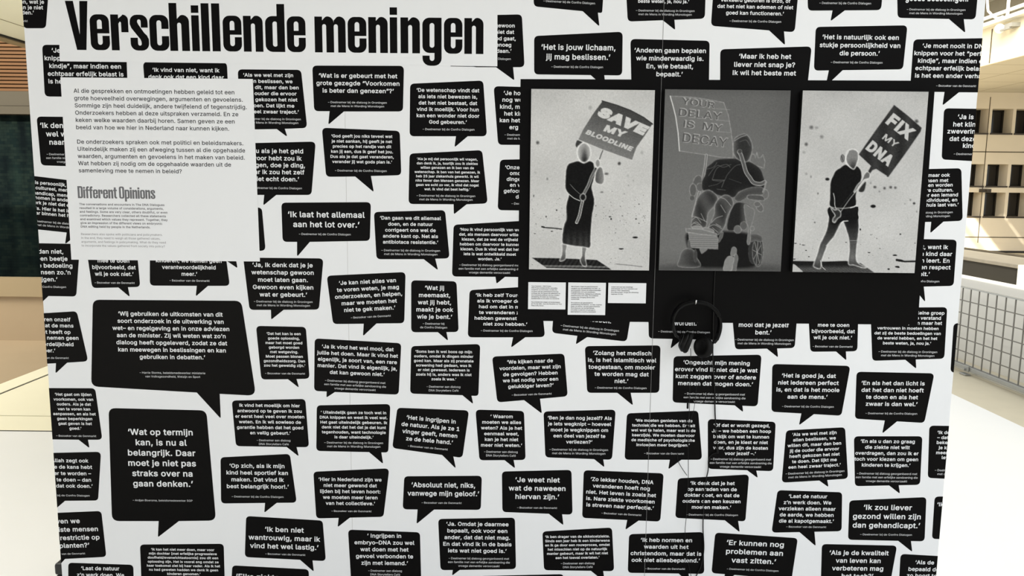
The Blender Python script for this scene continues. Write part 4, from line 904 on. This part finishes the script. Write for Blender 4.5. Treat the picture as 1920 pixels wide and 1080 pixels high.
# torso, arms, hands
p.ell(*o2(440, 70), 8, 14, 84, rot=.3, rim=160, rw=1.3); p.ell(*o2(395, 150), 6.5, 12, 84, rim=165, rw=1.3); p.ell(*o2(470, 120), 7, 8, 90, rim=160, rw=1.2); p.ell(*o2(385, 235), 5, 5, 80, rim=140, rw=1.1)
torso = [o1(540, 935), o1(590, 890), o1(650, 848), o1(760, 838), o1(850, 838), o1(985, 868), o1(1060, 905), o1(1115, 955), o1(1145, 1030), o2(1165, 90), o2(1130, 140), o2(900, 160), o2(840, 225), o2(700, 215), o2(590, 175), o2(500, 150), o2(490, 60), o1(525, 1010)]
p.shape(torso, 22, 112, 1.1, inner=52, iw=5)
for l in ([(560, 1020), (610, 950), (660, 910), (720, 930), (800, 900)], [(600, 1060), (650, 940), (750, 900), (790, 930)], [(605, 1070), (720, 1075), (760, 1010), (840, 920), (900, 900)], [(540, 950), (610, 930), (650, 880)]):
    p.line([o1(*q) for q in l], 1, 96, .8, smooth=True)
p.line([o2(600, 40), o2(730, 45), o2(700, 120)], 1, 110, .8); p.line([o2(560, 110), o2(650, 90), o2(700, 60)], .9, 95, .7); p.line([o2(650, 140), o2(740, 150)], 1, 110, .7); p.line([o2(780, 30), o2(910, 75)], .8, 85, .7)
# forearm and armrest
p.shape([o2(840, 225), o2(900, 165), o2(1000, 125), o2(1110, 115), o2(1155, 150), o2(1130, 200), o2(1000, 215), o2(900, 270), o2(850, 260)], 60, 135, 1.1, inner=90, iw=4)
p.shape([o2(985, 205), o2(1110, 205), o2(1150, 230), o2(1140, 262), o2(990, 245)], 75, 165, 1.2)
# head with breathing tube
p.shape([o1(830, 640), o1(870, 600), o1(940, 575), o1(985, 600), o1(1020, 670), o1(1028, 740), o1(1000, 830), o1(960, 875), o1(880, 850), o1(830, 790), o1(822, 710)], lambda x, y: 42 + 46 * np.clip((1386 - x) / 14, 0, 1), 165, 1.5, inner=100, iw=3)
p.line([o1(835, 650), o1(900, 610), o1(960, 590)], 1.2, 165, .8, smooth=True); p.line([o1(890, 660), o1(960, 640), o1(1000, 700)], 1, 110, .6, smooth=True)
tube = [o1(885, 765), o1(905, 800), o1(930, 880), o1(960, 980), o1(1000, 1040), o2(1040, 70), o2(1110, 85), o2(1160, 65)]
p.line(tube, 7.4, 165, smooth=True); p.line(tube, 5.2, 82, smooth=True); p.ell(*o1(893, 762), 4, 4, 60, rim=150, rw=1.1)
p.line([o2(1170, 60), o2(1160, 120), o2(1140, 170)], 3.4, 140, .8)
# legs
p.wr = 0.0
leg = lambda x, y: 56 + 14 * np.sin(x * .16 - y * .09)
p.shape([o2(480, 185), o2(540, 150), o2(600, 165), o2(660, 235), o2(620, 320), o2(560, 390), o2(545, 460), o2(530, 545), o2(450, 550), o2(378, 545), o2(388, 430), o2(420, 310), o2(440, 240)], leg, 158, 1.4, inner=110, iw=3)
p.shape([o2(690, 225), o2(740, 200), o2(800, 225), o2(825, 300), o2(790, 370), o2(758, 440), o2(735, 530), o2(690, 600), o2(650, 625), o2(560, 565), o2(590, 480), o2(620, 400), o2(625, 320), o2(650, 265)], leg, 162, 1.4, inner=112, iw=3)
for l in ([(390, 430), (440, 440), (540, 490)], [(385, 470), (430, 440), (480, 500)], [(480, 400), (520, 480)], [(380, 520), (430, 490), (490, 540)], [(590, 500), (640, 450), (710, 425)], [(560, 545), (620, 520), (700, 560)], [(690, 310), (740, 390)], [(600, 550), (660, 600)], [(400, 500), (460, 520)], [(640, 510), (690, 540)], [(690, 230), (740, 250), (800, 320)]):
    p.line([o2(*q) for q in l], 1, 172, .75, smooth=True)
p.wr = 0.0
p.ell(*o2(440, 555), 10, 4.4, 130, rot=.1, rim=175, rw=1.1); p.ell(*o2(560, 580), 11, 4.6, 120, rot=.25, rim=175, rw=1.1)
# footplate, casters
p.shape([o2(345, 600), o2(640, 635), o2(660, 660), o2(660, 780), o2(380, 765), o2(355, 700)], lambda x, y: 118 + 14 * np.sin(y * 1.6), 165, 1.2, smooth=False)
p.shape([o2(318, 560), o2(480, 568), o2(640, 612), o2(655, 640), o2(480, 622), o2(322, 598)], 112, 180, 1.2, smooth=False)
p.shape([o2(660, 700), o2(690, 610), o2(715, 600), o2(712, 640), o2(680, 700)], 85, 150, 1)
p.shape([o2(470, 770), o2(550, 775), o2(495, 825), o2(478, 815)], 115, 145, 1)
p.shape([o2(340, 690), o2(360, 690), o2(372, 770), o2(345, 770)], 85, 130, 1)
p.shape([o2(800, 800), o2(812, 765), o2(835, 755), o2(858, 780), o2(852, 840), o2(800, 850)], 110, 175, 1.1)
p.shape([o2(850, 830), o2(875, 870), o2(860, 960), o2(850, 1012), o2(810, 1012), o2(820, 900)], 100, 165, 1.1)
p.shape([o2(722, 1012), o2(730, 920), o2(760, 865), o2(800, 855), o2(832, 880), o2(820, 940), o2(800, 1012)], 125, 185, 1.2)
p.ell(*o2(420, 850), 3, 12, 60, rim=90, rw=1.5)
p.finish(2, 2.2, 'picture', 'middle grey picture: sculpted figure in a wheelchair with a YOUR DELAY IS MY DECAY sign', BOARD)

# ---- striding figure
o1 = lambda x, y: (1480 + x / 5.683, 150 + y / 5.683); o2 = lambda x, y: (1480 + x / 5.685, 330 + y / 5.685)
def tone3(x, y): return 176 + 8 * np.clip((y - 200) / 200, 0, 1) - 5 * np.sin(x / 27.0) * np.sin(y / 21.0) - 6 * np.clip((190 - y) / 20, 0, 1)
p = Print([(1506.4, 169.9), (1741.8, 171.8), (1714, 512), (1484.9, 509.8)], tone3)
sp = [(*o1(235, 505), 4.2, 4, 100, .9), (*o1(290, 508), 4, 3, 140, 1), (*o1(345, 605), 4, 4, 125, 1), (*o1(180, 685), 3.6, 3.8, 90, .9), (*o1(155, 770), 3.4, 3, 150, 1), (*o1(405, 1057), 4, 2.8, 25, .6), (*o1(1355, 440), 4, 4, 70, 1), (*o1(230, 1030), 2, 3, 130, 1), (*o1(180, 1000), 3, 3, 150, 1),
      (*o2(305, 187), 1.8, 2.2, 100, .9), (*o2(912, 118), 3.4, 2.8, 75, .9), (*o2(1015, 130), 2.8, 3, 80, .9), (*o2(1080, 120), 3.2, 3, 75, .9), (*o2(1130, 125), 3, 2.8, 90, .9), (*o2(960, 165), 2.2, 2.2, 130, 1), (*o2(868, 75), 2.4, 2.6, 140, 1), (*o2(893, 323), 4.8, 3, 15, .5), (*o2(1330, 292), 2.8, 2.4, 55, .8), (*o2(1290, 255), 2, 2.4, 120, 1), (*o2(1232, 295), 2, 2, 150, 1), (*o2(1358, 380), 1.6, 2.4, 125, 1),
      (*o2(756, 570), 1.5, 2, 30, .5), (*o2(1183, 620), 1.8, 1.5, 50, .6), (*o2(605, 706), 1.6, 1, 50, .6), (*o2(272, 495), 1.2, 1.6, 80, .7), (*o2(850, 815), 2.6, 1, 40, .5), (*o2(1125, 845), 4, 1.3, 20, .4), (*o2(65, 717), 2.6, .9, 35, .5), (*o2(150, 735), 3.4, .9, 55, .6), (*o2(115, 728), 1, 1, 40, .5), (*o2(178, 793), 1.8, .8, 35, .5), (*o2(208, 860), 1.6, .8, 35, .5), (*o2(50, 885), 3.2, .8, 30, .4), (*o2(1058, 992), 2.2, 1.5, 20, .4), (*o2(1150, 968), 4, 1.6, 15, .4), (*o2(1165, 975), 2, 1, 20, .4), (*o2(870, 628), 1.2, 1, 100, .7), (*o2(932, 666), 1.4, 1, 110, .7), (*o2(965, 772), 1, 1, 50, .5), (*o2(420, 875), 1, .8, 40, .5), (*o2(1338, 716), 1, 1, 60, .6), (*o2(1048, 4), 2, 1, 60, .6)]
for _ in range(60): sp.append((rs.uniform(1490, 1710), rs.uniform(400, 500), rs.uniform(.4, .8), rs.uniform(.3, .6), rs.uniform(80, 140), .6))
p.specks(sp)
p.line([o2(1145, 897), o2(1190, 905), o2(1230, 912), o2(1345, 910)], 3.2, 22); p.line([o2(1145, 895), o2(1200, 904)], 4.2, 22)
p.shape([o2(20, 905), o2(380, 912), o2(600, 905), o2(760, 930), o2(905, 1030), o2(20, 1040)], lambda x, y: 20 + np.clip((y - 496) * 8, 0, 60) * (0.7 + .6 * np.sin(x * .5 + y * 2.5)) + 10 * np.sin(x * 1.3) * np.sin(y * 2.1), None, smooth=False, soft=.8)
p.shape([o2(20, 930), o2(60, 945), o2(140, 1012), o2(150, 1040), o2(20, 1040)], 178, None, smooth=False)
# legs and trousers
tr = lambda x, y: 14 + np.clip(y - 418, 0, 70) * 1.45 - np.clip(y - 482, 0, 30) * 3.5
p.shape([o2(425, 345), o2(420, 440), o2(400, 560), o2(365, 650), o2(325, 730), o2(298, 830), o2(262, 930), o2(262, 968), o2(330, 985), o2(345, 900), o2(385, 790), o2(415, 720), o2(480, 640), o2(550, 500), o2(600, 440), o2(540, 340)], tr, 224, 1.5, inner=60, iw=3)
p.shape([o2(560, 440), o2(575, 490), o2(605, 570), o2(635, 680), o2(640, 800), o2(630, 935), o2(690, 950), o2(770, 975), o2(820, 975), o2(745, 935), o2(712, 880), o2(722, 720), o2(738, 600), o2(742, 500), o2(728, 400), o2(700, 340), o2(600, 340)], tr, 222, 1.5, inner=60, iw=3)
p.shape([o2(430, 330), o2(700, 325), o2(735, 345), o2(732, 400), o2(735, 460), o2(660, 475), o2(580, 480), o2(480, 520), o2(425, 440)], 11, None)
p.line([o2(640, 690), o2(725, 688)], 1, 170, .7); p.line([o2(390, 745), o2(440, 700)], 1, 200, .8); p.line([o2(640, 715), o2(720, 712)], .8, 120, .6)
p.line([o2(555, 500), o2(575, 482), o2(625, 478)], 1.4, 222); p.line([o2(332, 900), o2(350, 970), o2(385, 1000)], 1, 215)
# shirt
p.shape([o1(598, 900), o1(540, 935), o1(490, 970), o1(460, 1030), o1(440, 1078), o2(434, 110), o2(432, 230), o2(436, 325), o2(560, 345), o2(690, 328), o2(715, 300), o2(712, 200), o2(740, 110), o2(770, 30), o1(768, 980), o1(740, 930), o1(705, 915), o1(660, 935)], 9, 205, 1.3, inner=18, iw=2)
p.line([o2(650, 338), o2(690, 328), o2(712, 312)], 1.4, 225)
# head, sign, pole
p.ell(*o1(567, 835), 3.4, 7, 120, rim=60, rw=1); p.line([o1(555, 805), o1(572, 860)], 1, 40)
p.shape([o1(605, 800), o1(625, 755), o1(680, 738), o1(728, 765), o1(735, 830), o1(715, 900), o1(690, 948), o1(655, 935), o1(612, 880)], lambda x, y: 118 - 62 * np.clip((y - 296) / 16, 0, 1) * np.clip((x - 1588) / 10, .3, 1), 226, 1.5)
p.line([o1(605, 890), o1(600, 830), o1(630, 760)], 2, 215, .8, smooth=True)
p.shape([o1(1117, 268), o1(1260, 380), o1(1408, 510), o1(1398, 548), o1(1230, 790), o1(1055, 1030), o1(925, 945), o1(885, 960), o1(855, 1000), o1(835, 985), o1(872, 915), o1(742, 793), o1(930, 525)], lambda x, y: 42 + 8 * np.sin(x * .2), 70, .8, smooth=False)
p.words('FIX', *o1(1188, 500), 55, 25, 38, 184, bold=0.05, shear=0.05)
p.words('MY', *o1(1080, 648), 31, 12.5, 35, 180, bold=0.02, shear=0.1)
p.words('DNA', *o1(970, 783), 55, 22, 38, 184, bold=0.05, shear=0.05)
p.line([o2(860, 5), o2(790, 80), o2(720, 150), o2(640, 250), o2(545, 385)], 1.0, 205, .85)
p.shape([o1(770, 1075), o1(800, 1005), o1(830, 978), o1(858, 1000), o1(850, 1045), o2(800, 40), o2(750, 100), o2(700, 170), o2(690, 160), o2(730, 90)], 95, 216, 1.3)
p.shape([o2(740, 150), o2(790, 80), o2(815, 62), o2(812, 110), o2(795, 160), o2(760, 172)], 40, 120, .8)
p.line([o2(690, 150), o2(520, 360)], .7, 70, .7)
p.line([o2(470, 185), o2(482, 240), o2(485, 310), o2(500, 350)], 1.3, 190, smooth=True)
p.shape([o2(440, 330), o2(480, 360), o2(520, 358), o2(548, 388), o2(545, 430), o2(515, 455), o2(485, 495), o2(462, 485), o2(465, 455), o2(488, 420), o2(460, 375)], lambda x, y: 40 + np.clip((y - 405) * 5, 0, 90), 224, 1.4)
p.finish(3, 4, 'picture', 'right grey picture: sculpted striding figure in dark T-shirt holding a FIX MY DNA sign', BOARD)

# ================================================================= HEADPHONES, HOOK, CABLES
BPL = mat('black_plastic', (0.0035, 0.0035, 0.0035), 0.35, 0.16)
BPAD = mat('black_leatherette', (0.0035, 0.0035, 0.0035), 0.55, 0.14, bump=0.3, scale=400)
hc = lambda x, y, yp=-0.05: W(1220 + x / 7.2, 540 + y / 7.2, yp)       # off an enlarged view
hk = empty('wall_hook', (W(1304, 568)[0], -0.002, W(1304, 572)[1]), 'small bright metal hook on the black field holding the headphones', 'hook')
hx, hz = W(1304, 566, -0.06)
bm = bmesh.new(); add_tube(bm, [(hx, -0.0014, hz - 0.004), (hx, -0.062, hz - 0.006), (hx, -0.068, hz - 0.002), (hx, -0.069, hz + 0.007)], 0.0022, 10)
part('peg', bm_mesh('peg', bm, True), mat('bright_metal', (0.75, 0.75, 0.75), 0.3, 0.5, metal=0.8), hk)
bm = bmesh.new(); add_lathe(bm, [(0.004, 0), (0.004, 0.003), (0.003, 0.004)], Matrix.Translation((hx, -0.0013, hz - 0.004)) @ Matrix.Rotation(math.pi / 2, 4, 'X'), 20)
part('base_plate', bm_mesh('base_plate', bm), BPL, hk)

hp = empty('headphones', (W(1304, 660)[0], -0.05, W(1304, 660)[1]), 'black over-ear headphones hanging from a hook below the wheelchair picture', 'headphones')
# headband: a flat band following the arc seen in the photograph
arcp = catmull([hc(*q) for q in [(322, 600), (296, 500), (300, 400), (345, 300), (430, 225), (530, 192), (605, 186), (690, 192), (790, 228), (872, 300), (922, 400), (934, 500), (918, 600), (885, 690)]], 4)
def band(pts, y0, y1, th):
    bm = bmesh.new(); rows = []
    for i, p in enumerate(pts):
        a, b = pts[max(i - 1, 0)], pts[min(i + 1, len(pts) - 1)]; t = b - a; t = t / np.linalg.norm(t); n = np.array([-t[1], t[0]])
        o, q = p + n * th / 2, p - n * th / 2; ym, yh = (y0 + y1) / 2, (y1 - y0) / 2
        sec = [(o, ym - yh * .8), (o, ym + yh * .8), (p + n * th * .2, y1), (q, ym + yh * .8), (q, ym - yh * .8), (p + n * th * .2, y0)]
        rows.append([bm.verts.new((v[0], y, v[1])) for v, y in sec])
    for i in range(len(rows) - 1):
        for k in range(6): bm.faces.new((rows[i][k], rows[i][(k + 1) % 6], rows[i + 1][(k + 1) % 6], rows[i + 1][k]))
    bm.faces.new(rows[0]); bm.faces.new(rows[-1][::-1])
    return bm_mesh('headband', bm, False)
part('headband', band(arcp, -0.070, -0.034, 0.0075), BPL, hp)
part('headband_pad', band(arcp[14:40], -0.067, -0.037, 0.0115), BPAD, hp)
part('slider', band(catmull([hc(*q) for q in [(300, 520), (318, 590), (340, 640), (372, 668)]], 4), -0.060, -0.044, 0.0085), BPL, hp)
part('slider', band(catmull([hc(*q) for q in [(934, 520), (918, 610), (888, 690), (850, 735)]], 4), -0.060, -0.044, 0.0085), BPL, hp)
def cup(cx, cz, cy, axis, R_=0.0335):
    ax = Vector(axis).normalized()
    m = Matrix.Translation((cx, cy, cz)) @ ax.to_track_quat('Z', 'Y').to_matrix().to_4x4()
    bm = bmesh.new(); add_lathe(bm, [(0.002, -0.021), (0.014, -0.0205), (0.022, -0.018), (0.0235, -0.015), (0.028, -0.012), (R_, -0.006), (R_, 0.0), (R_ - 0.001, 0.001)], m, 36)
    o = part('ear_cup', bm_mesh('ear_cup', bm, True), BPL, hp)
    bm = bmesh.new(); add_lathe(bm, [(R_ - 0.002, 0.0), (R_ + 0.001, 0.003), (R_ + 0.0015, 0.008), (R_ - 0.001, 0.013), (R_ - 0.006, 0.0155), (R_ - 0.012, 0.0135), (R_ - 0.015, 0.009), (0.002, 0.008)], m, 36)
    part('ear_pad', bm_mesh('ear_pad', bm, True), BPAD, o)
    bm = bmesh.new(); add_lathe(bm, [(0.0245, -0.0158), (0.0262, -0.0150), (0.0262, -0.0138), (0.0245, -0.0130)], m, 36)
    part('trim_ring', bm_mesh('trim_ring', bm, True), mat('grey_trim', (0.02, 0.02, 0.02), 0.3, 0.5, metal=0.5), o)
    return m
lx, lz = hc(476, 730, -0.06); rx, rz = hc(722, 800, -0.05)
ml = cup(lx, lz, -0.060, (0.90, -0.22, -0.30)); mr = cup(rx, rz, -0.048, (-0.80, -0.58, 0.10))
def yoke(p0, p1, p2, name='yoke'):
    bm = bmesh.new(); add_tube(bm, catmull([p0, p1, p2], 6), 0.0036, 8); part(name, bm_mesh(name, bm, True), BPL, hp)
a = hc(372, 668); yoke((a[0], -0.052, a[1]), (hc(395, 690)[0], -0.056, hc(395, 690)[1]), tuple(ml @ Vector((0, 0, -0.019))))
a = hc(850, 735); yoke((a[0], -0.052, a[1]), (hc(815, 775)[0], -0.044, hc(815, 775)[1]), tuple(mr @ Vector((0, 0, -0.019))))
def cable(name, px, ys, rad, parent, m=BPL):
    pts = [(*W(x, y, -0.004), 0) for x, y in px]; n = len(pts)
    P = [(p[0], (ys[0] + (ys[1] - ys[0]) * i / (n - 1)), p[1]) for i, p in enumerate(pts)]
    bm = bmesh.new(); add_tube(bm, catmull(P, 6), rad, 8)
    return part(name, bm_mesh(name, bm, True), m, parent) if parent is not None else bm_mesh(name, bm, True)
c1 = cable('cable', [(1289, 648), (1290, 662), (1289.4, 700), (1288.6, 753), (1288, 790), (1287, 815), (1288, 889), (1285.5, 955), (1283, 994), (1285.5, 1033), (1295, 1078), (1302, 1110)], (-0.048, -0.004), 0.0010, hp)
q = W(1288.3, 759, -0.02); bm = bmesh.new(); add_tube(bm, [(q[0], -0.0285, q[1] + 0.011), (q[0], -0.0285, q[1] + 0.009), (q[0], -0.0285, q[1] - 0.009), (q[0], -0.0285, q[1] - 0.011)], [0.0015, 0.0034, 0.0034, 0.0015], 10)
part('inline_remote', bm_mesh('inline_remote', bm, True), BPL, hp)
cable('cable', [(1311, 664), (1308, 690), (1303, 718), (1299, 761), (1294, 785), (1288.4, 812)], (-0.045, -0.010), 0.0008, hp)
cable('cable', [(1270, 848), (1270, 854), (1272, 866), (1280, 880), (1288, 891)], (-0.003, -0.006), 0.0010, hp)
ac = empty('audio_cable', (W(1337, 660)[0], -0.003, W(1337, 660)[1]), 'black audio cable running down from under the wheelchair picture past the headphones', 'cable')
cable('cable', [(1341, 500), (1340, 520), (1338, 560), (1337.5, 600), (1336.5, 640), (1336.5, 670), (1337.5, 699), (1340, 738), (1340.7, 776), (1343.5, 820), (1345, 838)], (-0.0045, -0.0045), 0.0021, ac)
q0, q1 = W(1345, 836, -0.006), W(1345.5, 850, -0.006)
bm = bmesh.new(); add_tube(bm, [(q0[0], -0.006, q0[1]), (q0[0], -0.006, q0[1] - 0.003), (q1[0], -0.006, q1[1] + 0.003), (q1[0], -0.006, q1[1])], [0.0022, 0.0042, 0.0042, 0.0030], 12)
part('plug', bm_mesh('plug', bm, True), BPL, ac)
cable('cable', [(1345.5, 848), (1342, 849), (1336, 851), (1331, 856), (1328, 864), (1327.5, 882), (1322, 909), (1319, 955), (1318, 990), (1319.7, 1029), (1314.6, 1060), (1305, 1082), (1302, 1110)], (-0.006, -0.004), 0.0018, ac)

# ================================================================= THINGS BEHIND THE WALL
# black case on the floor behind the wall's lower left edge
x0 = float(on_y(103.5, 1065, 0.12)[0]); zt = float(on_y(108, 1057, 0.12)[2])
cs = empty('equipment_case', (x0 + 0.2, 0.3, 0), 'black case peeking out behind the lower left edge of the exhibition wall', 'case')
part('body', box_me('body', x0, x0 + 0.42, 0.12, 0.50, 0.0, zt - 0.045, bevel=0.006), mat('black_case', (0.02, 0.02, 0.02), 0.5, 0.35), cs)
part('lid', box_me('lid', x0 - 0.003, x0 + 0.423, 0.117, 0.503, zt - 0.043, zt, bevel=0.008), mat('black_case', (0.02, 0.02, 0.02)), cs)

# mesh balustrade running away from the viewer on the right
XR = 5.46
rl = empty('mesh_balustrade', (XR, 3.5, 0), 'grey wire mesh balustrade panel on steel brackets beside the white floor', 'railing')
on = lambda px, py: on_x(px, py, XR)
zt = float((on(1803, 541)[2] + on(1920, 562)[2]) / 2); zbm = float((on(1800, 677)[2] + on(1920, 731)[2]) / 2)
YA, YB = 1.2, 6.6
wires = []
sy = 0.118; y = YA
while y <= YB: wires.append((XR - 0.004, XR + 0.004, y - 0.004, y + 0.004, zbm, zt)); y += sy
for k in range(6): zz = zbm + (zt - zbm) * k / 6; wires.append((XR - 0.0035, XR + 0.0035, YA, YB, zz - 0.004, zz + 0.004))
part('wire_mesh', boxes_me('wire_mesh', wires), mat('wire_grey', (0.15, 0.14, 0.12), 0.5, 0.4), rl)
part('bottom_rail', box_me('bottom_rail', XR - 0.02, XR + 0.03, YA, YB, zbm - 0.035, zbm, bevel=0.003), STEEL, rl)
part('top_rail', box_me('top_rail', XR - 0.012, XR + 0.012, YA, YB, zt, zt + 0.012, bevel=0.002), STEEL, rl)
for yb in (float(on(1817, 700)[1]), float(on(1817, 700)[1]) - 2.4):
    bm = bmesh.new(); add_box(bm, XR - 0.035, XR - 0.022, yb - 0.035, yb + 0.035, 0.03, zbm + 0.01, bevel=0.003); add_box(bm, XR - 0.06, XR - 0.01, yb - 0.045, yb + 0.045, 0.0, 0.012, bevel=0.003)
    add_tube(bm, [(XR - 0.052, yb, 0.05), (XR - 0.03, yb, 0.05)], 0.012, 10)
    part('bracket', bm_mesh('bracket', bm), STEEL, rl)
struct('trim_15', box_me('trim', XR + 0.05, XR + 0.09, -2, 16, -0.06, 0.012), OFFW)
XP = 5.75
z1 = float((on_x(1806, 521, XP)[2] + on_x(1919, 545, XP)[2]) / 2)
struct('wall_right.001', box_me('wall', XP, XP + 0.18, -2, 16, -0.06, z1), mat('white_parapet', (0.66, 0.64, 0.59), 0.6, 0.2))
# dark counter beyond the parapet
XD = 7.6
ya = float(on_x(1911, 500, XD)[1])
z1 = float(on_x(1840, 492, XD)[2])
ct = empty('dark_counter', (XD + 0.3, ya + 2, 0), 'dark charcoal counter block with pale ledge beyond the white parapet', 'counter')
part('body', box_me('body', XD, XD + 0.7, ya, ya + 6, 0.0, z1, bevel=0.004), CHAR, ct)
part('ledge', box_me('ledge', XD - 0.03, XD + 0.73, ya - 0.02, ya + 6, z1, z1 + 0.045, bevel=0.004), mat('pale_stone', (0.22, 0.20, 0.165), 0.5, 0.3, vary=0.2, scale=8), ct)
part('end_panel', box_me('end_panel', XD - 0.03, XD + 0.73, ya - 0.06, ya - 0.021, 0.0, z1 + 0.045, bevel=0.003), OFFW, ct)
struct('wall_right.002', box_me('wall', XD + 2.0, XD + 2.2, 6.6, 17.0, 0.0, float(on_x(1880, 476, XD + 2.0)[2])), mat('dark_plinth', (0.05, 0.042, 0.03), 0.6, 0.2))

# floodlight and trays high on the right
XT = 10.7
fl = on_x(1876, 53, XT); fb = on_x(1892, 49, XT)
fd = empty('floodlight', (float(fl[0]), float(fl[1]), float(fl[2])), 'small white floodlight on a grey bracket high on the cream beam', 'lamp')
m = Matrix.Translation((float(fl[0]), float(fl[1]), float(fl[2]))) @ Vector((-0.6, -0.5, -0.25)).to_track_quat('Z', 'Y').to_matrix().to_4x4()
bm = bmesh.new(); add_lathe(bm, [(0.02, -0.16), (0.05, -0.15), (0.06, -0.05), (0.085, 0.02), (0.09, 0.05), (0.08, 0.055)], m, 24)
part('head', bm_mesh('head', bm, True), OFFW, fd)
part('bracket', boxes_me('bracket', [(XT - 0.02, 10.84, float(fb[1]) - 0.11, float(fb[1]) + 0.11, float(fb[2]) - 0.02, float(fb[2]) + 0.05), (XT - 0.03, XT + 0.03, float(fb[1]) - 0.04, float(fb[1]) + 0.28, float(fb[2]) - 0.05, float(fb[2]) - 0.02)]), STEEL, fd)
def rail_z(pa, pb, x): return float((on_x(*pa, x)[2] + on_x(*pb, x)[2]) / 2)
tr = empty('cable_tray', (XT, 11, rail_z((1846, 48), (1920, 18), XT)), 'white cable tray running along under the upper right roof edge', 'tray')
za = rail_z((1846, 48), (1920, 18), XT); zc = rail_z((1850, 30), (1920, 4), XT)
part('lower_rail', boxes_me('lower_rail', [(XT - 0.02, XT + 0.02, 7, 17, za - 0.045, za + 0.02), (XT + 0.02, XT + 0.2, 7, 17, za - 0.045, za - 0.03)]), OFFW, tr)
part('upper_rail', box_me('upper_rail', XT + 0.1, XT + 0.14, 7, 17, zc - 0.03, zc + 0.03), OFFW, tr)
for yy in (7.6, 8.8, 10.0, 11.2, 12.4, 13.6, 14.8):
    part('post', box_me('post', XT + 0.0, XT + 0.03, yy - 0.025, yy + 0.025, za, zc + 0.35), OFFW, tr)
pp = [on_x(*q, 10.5) for q in [(1851, -30), (1852, 15), (1856, 24), (1868, 34), (1880, 31)]]
bm = bmesh.new(); add_tube(bm, catmull(pp, 5), 0.022, 10)
link('conduit_pipe', bm_mesh('conduit_pipe', bm, True), OFFW, None, label='thin white conduit bending down beside the wall edge at upper right', category='pipe')
